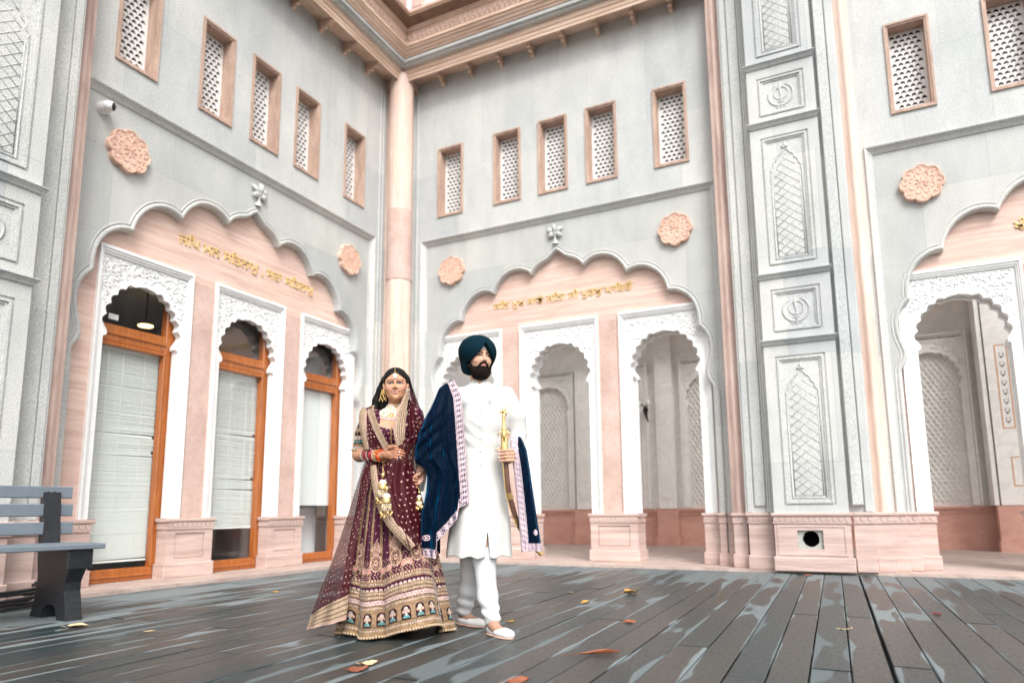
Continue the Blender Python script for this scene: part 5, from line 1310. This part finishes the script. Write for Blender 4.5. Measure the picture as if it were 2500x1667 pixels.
# vertical kali lines
kp = .205; kq = (th/kp)-np.floor(th/kp); kd = np.abs(kq-.5)*kp*a_; kal = (kd < .0055)&(s_up > .33)
tw = np.sin(s_up*900) > -.2
setm(buti(arcl+.012*np.sin(s_up*37), s_up+.008*np.sin(arcl*41), .042, .0066) & (s_up > .33), PGLD)
setm(kal & tw, GLD); setm(kal & ~tw, GLD*.55)
# paisley medallions on alternate kalis above the border
mp = th/(kp*2); mq = (mp-np.floor(mp)-.5)*kp*2*.36; mz = s_up-.43
r = np.hypot(mq/.040, mz/.055); an = np.arctan2(mz, mq)
med = (r < 1); setm(med & (np.abs(r-.92) < .10), PGLD); setm(med & (np.abs(r-.62) < .13) & (np.sin(an*16) > -.3), GLD*1.2); setm(med & (r < .36), PGLD*1.05); setm(med & (r < .14), MAR)
top = (np.abs(mq)/.045+np.abs(mz-.085)/.06 < 1); setm(top & (np.sin(mq*620)*np.sin(mz*560) > -.1), PGLD)
side = (np.hypot((np.abs(mq)-.055)/.022, (mz+.045)/.020) < 1); setm(side, PGLD); setm(np.hypot((np.abs(mq)-.045)/.011, (mz+.048)/.010) < 1, PNK)
leaf_ = (s_up > .33) & (s_up < .45) & (np.sin(arcl*330+np.sin(s_up*120)*1.6)*np.sin(s_up*300) > .55); setm(leaf_, PGLD*.95)
# horizontal bands up from the hem
def bandm(a, b): return (s_up >= a) & (s_up < b)
bead = (np.hypot((arc*1.0 % .014)-.007, 0) < .0042)
setm(bandm(-1, .055), GLD); setm(bandm(.030, .040) & bead, WPK); setm(bandm(.052, .058), GLD*.5)
fb = bandm(.058, .150); setm(fb, GLD*.85); wv = .078; fq = ((arc/wv) % 1-.5)*wv; az_ = s_up-.062
inn = fb & (np.abs(fq) < .026) & (az_ < .052+.024*np.sqrt(np.clip(1-(fq/.026)**2, 0, 1))); setm(inn, MARD)
setm(inn & (np.hypot(fq/.012, (az_-.052)/.016) < 1), WPK); setm(inn & (np.hypot((np.abs(fq)-.014)/.007, (az_-.040)/.010) < 1), PGLD); setm(inn & (np.abs(fq) < .004+.020*np.clip((.030-az_)/.03, 0, 1)) & (az_ < .030) & (az_ > .004), TEAL*1.2); setm(inn & (np.hypot(fq/.006, (az_-.030)/.012) < 1), WPK)
setm(fb & ~inn & (np.sin(arc*900)*np.sin(s_up*900) > .5), PGLD)
setm(bandm(.150, .176), GLD); setm(bandm(.158, .166) & bead, WPK); setm(bandm(.176, .180), MARD)
db = bandm(.180, .208); setm(db, WPK); setm(db & (np.abs(((arc/.020+s_up/.030) % 1)-.5) < .12), PNK*.7); setm(bandm(.208, .214), MAR*1.5)
setm(bandm(.214, .262), GLD); setm(bandm(.222, .229) & bead, WPK); setm(bandm(.244, .252) & bead, WPK); setm(bandm(.234, .237), GLD*.5)
mbd = bandm(.262, .290); setm(mbd, MAR); setm(mbd & (np.hypot(((arc/.028) % 1-.5)*.028, (s_up-.266)) < .011), WPK*.9)
setm(bandm(.290, .318), GLD); setm(bandm(.300, .307) & bead, WPK); setm(bandm(.318, .330) & ((arc*55 % 1) > .35), PGLD)
# random variation thread by thread, plus bright glint specks painted into the gold
rs = np.random.RandomState(4); q_ = rs.rand(nv, nu, 1); gold_ = (C.sum(-1, keepdims=True) > .45); C = C*np.where(gold_, .35+1.05*q_, .8+.4*q_)*(1+.22*np.sin(arcl*60+3*np.sin(s_up*50))[..., None]*np.sin(s_up*75+2*np.sin(arcl*33))[..., None]); gl = gold_ & (rs.rand(nv, nu, 1) > .93); C = np.where(gl, np.array([.66, .50, .36]), C)
sheet('skirt', P, EMB, BR_, C, .003)
# scalloped sequin edge along the hem
mb = MB(TP); hx = P[-1]; step = 0; last = hx[0]
for q in hx:
    if np.hypot(*(q-last)[:2]) > .0165: last = q; mb.ball((q[0], q[1], q[2]-.002), (.0095, .006, .0085), 8, 5)
mb.build('hem_scallops', SEQ, BR_, smooth=True)
mb = MB(TP); PP = [[(-.77+(.27*k)*math.sin(t)*(1+.05*math.sin(13*t)), .0-(.24*k)*math.cos(t)*(1+.05*math.sin(13*t)), zz) for k, zz in ((1, .035), (.98, .12), (.8, .4))] for t in np.linspace(-math.pi, math.pi, 160)]
mb.grid(np.array(PP)); mb.build('underskirt', fabric('cream_lining', .8, col=(.42, .33, .20)), BR_, smooth=True)
# feet hidden inside are part of the body; waistband
mb = MB(TP); mb.lathe((-.815, .012, 0), [(.146, 1.035), (.151, 1.045), (.146, 1.058)], 48, .72); mb.build('waistband', SEQ, BR_, smooth=True)

# ---- net veil: see-through maroon with sequins
n = NM('sheer_maroon_net', .6, .2); _c = n.attr(); _a = n.attr('Col', 'Alpha'); n.set(Base_Color=_c, Alpha=_a); NET = n.m
def netcol(a, b, alpha=.55, s=.036, size=.0075):
    a = a+.008*np.sin(b*43+1)+.005*np.sin(b*97); b = b+.007*np.sin(a*39)
    C = np.zeros(a.shape+(4,)); C[..., :3] = (.055, .0035, .009); C[..., 3] = alpha; m = buti(a, b, s*.93, size*.76, 2) & (np.sin(np.floor(b/s)*12.9+np.floor(a/s)*7.3) > -.75); C[m] = (.62, .42, .34, 1); return C
def bordercol(C, m, a, b, w):
    """gold ribbon, a along, b across 0..w"""
    g_ = (.33, .235, .15); C[m] = (*g_, 1); C[m & (np.abs((b/w*5) % 1-.5) < .16)] = (.20, .12, .07, 1); C[m & (np.sin(a*620) > .5) & (np.abs((b/w*5) % 1-.5) > .2)] = (.55, .44, .34, 1); C[m & (b > w*.80)] = (.50, .32, .26, 1)
# trailing side panel
nu, nv = 170, 420
u = np.linspace(0, 1, nu)[None, :].repeat(nv, 0); v = np.linspace(0, 1, nv)[:, None].repeat(nu, 1)
Lp = cr([(-.965, .05, 1.12), (-1.008, .07, 1.00), (-1.050, .08, .86), (-1.105, .07, .66), (-1.165, .05, .455), (-1.225, .02, .28), (-1.277, .0, .123), (-1.306, -.01, .014)], nv)
Rp = cr([(-.86, -.085, 1.05), (-.895, -.140, .95), (-.925, -.195, .80), (-.945, -.265, .60), (-.965, -.325, .38), (-.985, -.350, .12)], nv)
P = Lp[:, None]*(1-u[..., None])+Rp[:, None]*u[..., None]
bot = v**3; P[..., 1] -= .085*np.sin(np.pi*u)*(1-.4*v)+.022*np.sin(u*15+v*3)*v; P[..., 2] = np.maximum(P[..., 2], .006+.004*np.sin(u*30)); P[..., 0] -= .02*np.sin(np.pi*u)*v
al = v*1.15; w_ = .36*v+.15; ac = u*w_
C = netcol(ac, al, .78)
bb = (1-v)*1.12+.0; bordercol(C, bb < .13, ac, .13-bb, .13); C[..., :3] *= (.6+.75*np.random.RandomState(8).rand(nv, nu, 1))
ee = ac < .004; C[ee] = (.5, .3, .25, 1)
sheet('veil_train', P, NET, BR_, C, 0)
# veil over the far shoulder and upper arm
nu, nv = 90, 200
u = np.linspace(0, 1, nu)[None, :].repeat(nv, 0); v = np.linspace(0, 1, nv)[:, None].repeat(nu, 1)
Lp = cr([(-.742, .05, 1.645), (-.705, .02, 1.56), (-.690, -.02, 1.46), (-.685, -.075, 1.38), (-.672, -.13, 1.26), (-.665, -.14, 1.12), (-.66, -.14, 1.00), (-.655, -.16, .86)], nv)
Rp = cr([(-.735, .09, 1.645), (-.685, .10, 1.55), (-.648, .10, 1.45), (-.612, .07, 1.37), (-.575, .05, 1.28), (-.560, .07, 1.15), (-.575, .08, 1.0), (-.60, .05, .86)], nv)
P = Lp[:, None]*(1-u[..., None])+Rp[:, None]*u[..., None]; P[..., 1] -= .03*np.sin(np.pi*u)+.008*np.sin(u*22)
C = netcol(u*.13, v*.8, .86, .030, .0085); sheet('veil_shoulder', P, NET, BR_, C, 0)
# fold of net across the front from shoulder to hip
u = np.linspace(0, 1, nu)[None, :].repeat(nv, 0)
Lp = cr([(-.955, -.03, 1.40), (-.945, -.09, 1.33), (-.935, -.135, 1.22), (-.915, -.14, 1.12), (-.90, -.14, 1.05)], nv); Rp = cr([(-.93, -.04, 1.41), (-.890, -.115, 1.33), (-.850, -.155, 1.22), (-.805, -.155, 1.14), (-.77, -.14, 1.05)], nv)
P = Lp[:, None]*(1-u[..., None])+Rp[:, None]*u[..., None]; P[..., 1] -= .010*np.sin(np.pi*u)+.004*np.sin(u*30); sheet('veil_front', P, NET, BR_, netcol(u*.10, v*.4, .75, .026, .008), 0)

Lp = cr([(-.71, -.140, 1.19), (-.80, -.150, 1.06), (-.845, -.19, .90), (-.80, -.245, .78), (-.74, -.27, .66), (-.66, -.285, .54)], nv); Rp = cr([(-.59, -.05, 1.19), (-.64, -.10, 1.06), (-.62, -.12, .90), (-.595, -.13, .78), (-.585, -.14, .66), (-.58, -.16, .50)], nv)
P = Lp[:, None]*(1-u[..., None])+Rp[:, None]*u[..., None]; P[..., 1] -= .085*np.sin(np.pi*u)+.006*np.sin(u*26+v*3); sheet('veil_drape', P, NET, BR_, netcol(u*.22, v*.55, .80, .034, .0085), 0)
# gold ribbon borders of the veil
def ribbon(name, mid, wd, side, scallop=True):
    nv = 260; nu = 26; M = cr(mid, nv); Wd = np.interp(np.linspace(0, 1, nv), np.linspace(0, 1, len(wd)), wd); T = np.gradient(M, axis=0); T /= L_(T)[:, None]; S = np.cross(T, np.array([0, -1., 0])); S /= L_(S)[:, None]; S *= side
    u = np.linspace(-.5, .5, nu)[None, :]; sl = np.r_[0, np.cumsum(L_(M[1:]-M[:-1]))][:, None]
    sc = (1+.16*np.abs(np.sin(sl*150))*(u > .3)) if scallop else 1; P = M[:, None]+S[:, None]*(u*sc*Wd[:, None])[..., None]; P[..., 1] -= .007*np.cos(np.pi*u)+.002*np.sin(u*25)
    C = np.zeros((nv, nu, 4)); bordercol(C, np.ones((nv, nu), bool), sl+0*u, (u+.5)*.04+0*sl, .04); rs = np.random.RandomState(1).rand(nv, nu, 1); C[..., :3] *= .45+.85*rs; sheet(name, P, EMB, BR_, C, .003)
ribbon('veil_border', [(-.972, .0, 1.405), (-.978, -.06, 1.36), (-.968, -.105, 1.28), (-.950, -.12, 1.19), (-.930, -.13, 1.12)], [.045, .048, .044, .036, .028], -1)
ribbon('veil_border', [(-.935, -.01, 1.415), (-.922, -.085, 1.365), (-.890, -.135, 1.29), (-.850, -.165, 1.21), (-.812, -.172, 1.14), (-.795, -.165, 1.10)], [.036, .040, .040, .036, .034], 1)
ribbon('veil_border', [(-.702, .045, 1.56), (-.700, -.010, 1.505), (-.712, -.075, 1.42), (-.722, -.125, 1.33), (-.724, -.165, 1.23), (-.712, -.178, 1.14)], [.004, .020, .042, .062, .070, .045], 1)
ribbon('veil_border', [(-.890, -.135, 1.02), (-.870, -.185, .93), (-.838, -.225, .83), (-.80, -.262, .745), (-.745, -.290, .665), (-.68, -.305, .595), (-.615, -.30, .52)], [.034, .038, .042, .048, .052, .052, .045], -1)

# ---- jewellery
def beads(pts, r, mat, name, par=None):
    mb = MB(TP)
    for p in pts: mb.ball(tuple(p), r, 6, 5)
    return mb.build(name, mat, par or BR_, smooth=True)
def press(pts, off=.004):
    """push bead positions out along the view-facing normal until they lie on the skin"""
    Q = np.array(pts, float)
    for _ in range(14):
        d = wom_body(Q); Q[:, 1] -= np.clip((off-d), -.02, .02)*.9
    return Q
rows_g, rows_d, rows_p, rows_x = [], [], [], []; rr2 = random.Random(9)
for k in range(13):
    t = k/12; hw_ = .044+.058*t; n_ = 20+2*k; zc = 1.424-.095*t; dip = .004+.032*t
    pts = [(-.787+hw_*math.sin(a)*1.02, -.03-.03*math.cos(a), zc+.040*t*(1-math.cos(a))*1.0-dip*.2) for a in np.linspace(-1.35, 1.35, n_)]
    for q in press(pts): (rows_p if k == 12 else rr2.choice((rows_g, rows_g, rows_d, rows_d, rows_x))).append(tuple(q+np.array([rr2.uniform(-.001, .001), 0, rr2.uniform(-.0012, .0012)])))
nk = beads(rows_d, .0048, PEARL, 'necklace'); beads(rows_g, .0042, GOLD, 'gold_beads', nk); beads(rows_x, .0054, DIAM, 'crystal_beads', nk); beads([(p[0], p[1]-.003, p[2]-.006) for p in rows_p], .0065, plain('pink_pearls', (.78, .55, .56), .3, noise=.08), 'pearl_fringe', nk)
for sx in (-1, 1):
    e0 = bkB(np.array([sx*.083, .0, -.02])); er = [e0+np.array([.008*math.cos(a)*(1+k*.3), -.012-.003*k, -.015-.012*k+.004*math.sin(a)]) for k in range(7) for a in np.linspace(0, 6.28, 5+(k % 3))]
    beads(er, .0042, DIAM if sx > 0 else GOLD, 'earring')
tk = [bkB(np.array([0, .052+.024*t*2.0, .118-.058*t])) for t in np.linspace(0, .8, 7)]
beads(tk, .0026, GOLD, 'forehead_chain'); tc = bkB(np.array([0, .093, .052]))
beads([tc+np.array([.0105*k*math.cos(a), -.001, -.003+.0115*k*math.sin(a)]) for k in (0, .6, 1.15) for a in np.linspace(0, 6.28, 1 if k == 0 else int(6+6*k), endpoint=False)]+[tc+np.array([0, -.003, -.020]), tc+np.array([.010, -.001, -.017]), tc+np.array([-.010, -.001, -.017])], .0036, DIAM, 'forehead_pendant')
# bangles along the right forearm
A0 = np.array([-.950, -.048, 1.096]); A1 = np.array([-.848, -.156, 1.080]); ax_ = (A1-A0)/L_(A1-A0)
n1 = np.array([0, 0, 1.])-ax_*ax_[2]; n1 /= L_(n1); n2 = np.cross(ax_, n1)
RB = NM('red_bangle', .15, .7).set(Base_Color=(.32, .004, .018), Coat_Weight=.5)
def bangle(t, w, r, mat, name, beaded=False):
    c = A0+(A1-A0)*t; mb = MB(TP)
    if beaded:
        for k in range(26): a = 2*math.pi*k/26; q = c+n1*r*math.cos(a)+n2*r*math.sin(a); mb.ball(tuple(q), w, 6, 4)
    else:
        pr = [(r-.004, -w), (r, -w), (r+.0015, 0), (r, w), (r-.004, w)]; mb.grid(np.array([[tuple(c+ax_*o+(n1*math.cos(a)+n2*math.sin(a))*q) for q, o in pr] for a in np.linspace(0, 2*math.pi, 32)]))
    mb.build(name, mat, BR_, smooth=True)
RBANG = [(0, .0038, .0455, PEARL, 1), (.20, .0215, .0445, RB, 0), (.40, .0034, .0430, PEARL, 1), (.60, .0215, .0415, RB, 0), (.80, .0034, .0385, PEARL, 1), (.88, .0032, .037, GOLD, 1), (.96, .0032, .035, GOLD, 1)]
for t, w, r, m_, bd in RBANG: bangle(t, w, r, m_, 'bangle', bd)
# orange sacred thread
OR = fabric('orange_thread', .8, col=(.85, .10, .02)); mb = MB(TP); rr_ = random.Random(3)
for k in range(16):
    a = 2*math.pi*k/16; c = A0+(A1-A0)*1.07; q = c+n1*.030*math.cos(a)+n2*.030*math.sin(a); d_ = np.array([rr_.uniform(-.006, .010), -.006, rr_.uniform(-.012, .012)])
    mb.tube([tuple(q), tuple(q+d_), tuple(q+d_*1.5+np.array([.004, 0, .006]))], [.0055, .005, .002], 5)
mb.build('wrist_thread', OR, BR_, smooth=True)
# hanging kaleere
def kalira(x, y, z, sc, top):
    g_ = MB(TP); g_.tube([top, (x, y, z+.09*sc)], .0016, 5); g_.ball((x, y, z+.085*sc), (.013*sc, .013*sc, .015*sc), 10, 8)
    g_.lathe((x, y, z), [(.0, .055*sc), (.012*sc, .052*sc), (.024*sc, .035*sc), (.028*sc, .012*sc), (.027*sc, 0)], 18)
    for k in range(11):
        a = 2*math.pi*k/11; L = (.050+.012*(k % 3))*sc; sx_, sy_ = .024*sc*math.cos(a), .024*sc*math.sin(a)
        g_.tube([(x+sx_, y+sy_, z), (x+sx_*1.35, y+sy_*1.35, z-L)], .0018, 4); g_.ball((x+sx_*1.4, y+sy_*1.4, z-L-.008), (.0085, .0085, .010), 8, 6)
    o = g_.build('hanging_ornament', GOLD, BR_, smooth=True)
    w = MB(TP); w.lathe((x, y, z), [(.0, .058*sc), (.016*sc, .054*sc), (.0255*sc, .036*sc)], 18)
    for k in range(11):
        a = 2*math.pi*k/11+.3
        for j in range(5): w.ball((x+.026*sc*math.cos(a), y+.026*sc*math.sin(a), z-.008-.0085*j*sc), .0038, 6, 4)
    w.build('pearl_strands', PEARL, o, smooth=True)
kalira(-.803, -.262, .868, 1.0, (-.818, -.200, 1.045)); kalira(-.772, -.298, .785, 1.0, (-.800, -.255, .88)); kalira(-.598, -.150, .80, .6, (-.612, -.12, .90))
RG = MB(TP)
for x, z in ((-.716, 1.096), (-.711, 1.062), (-.655, .945), (-.650, .905)): RG.ball((x, -.210 if z > 1 else -.128, z), (.006, .004, .005), 8, 6)
RG.build('finger_ring', DIAM, BR_, smooth=True)
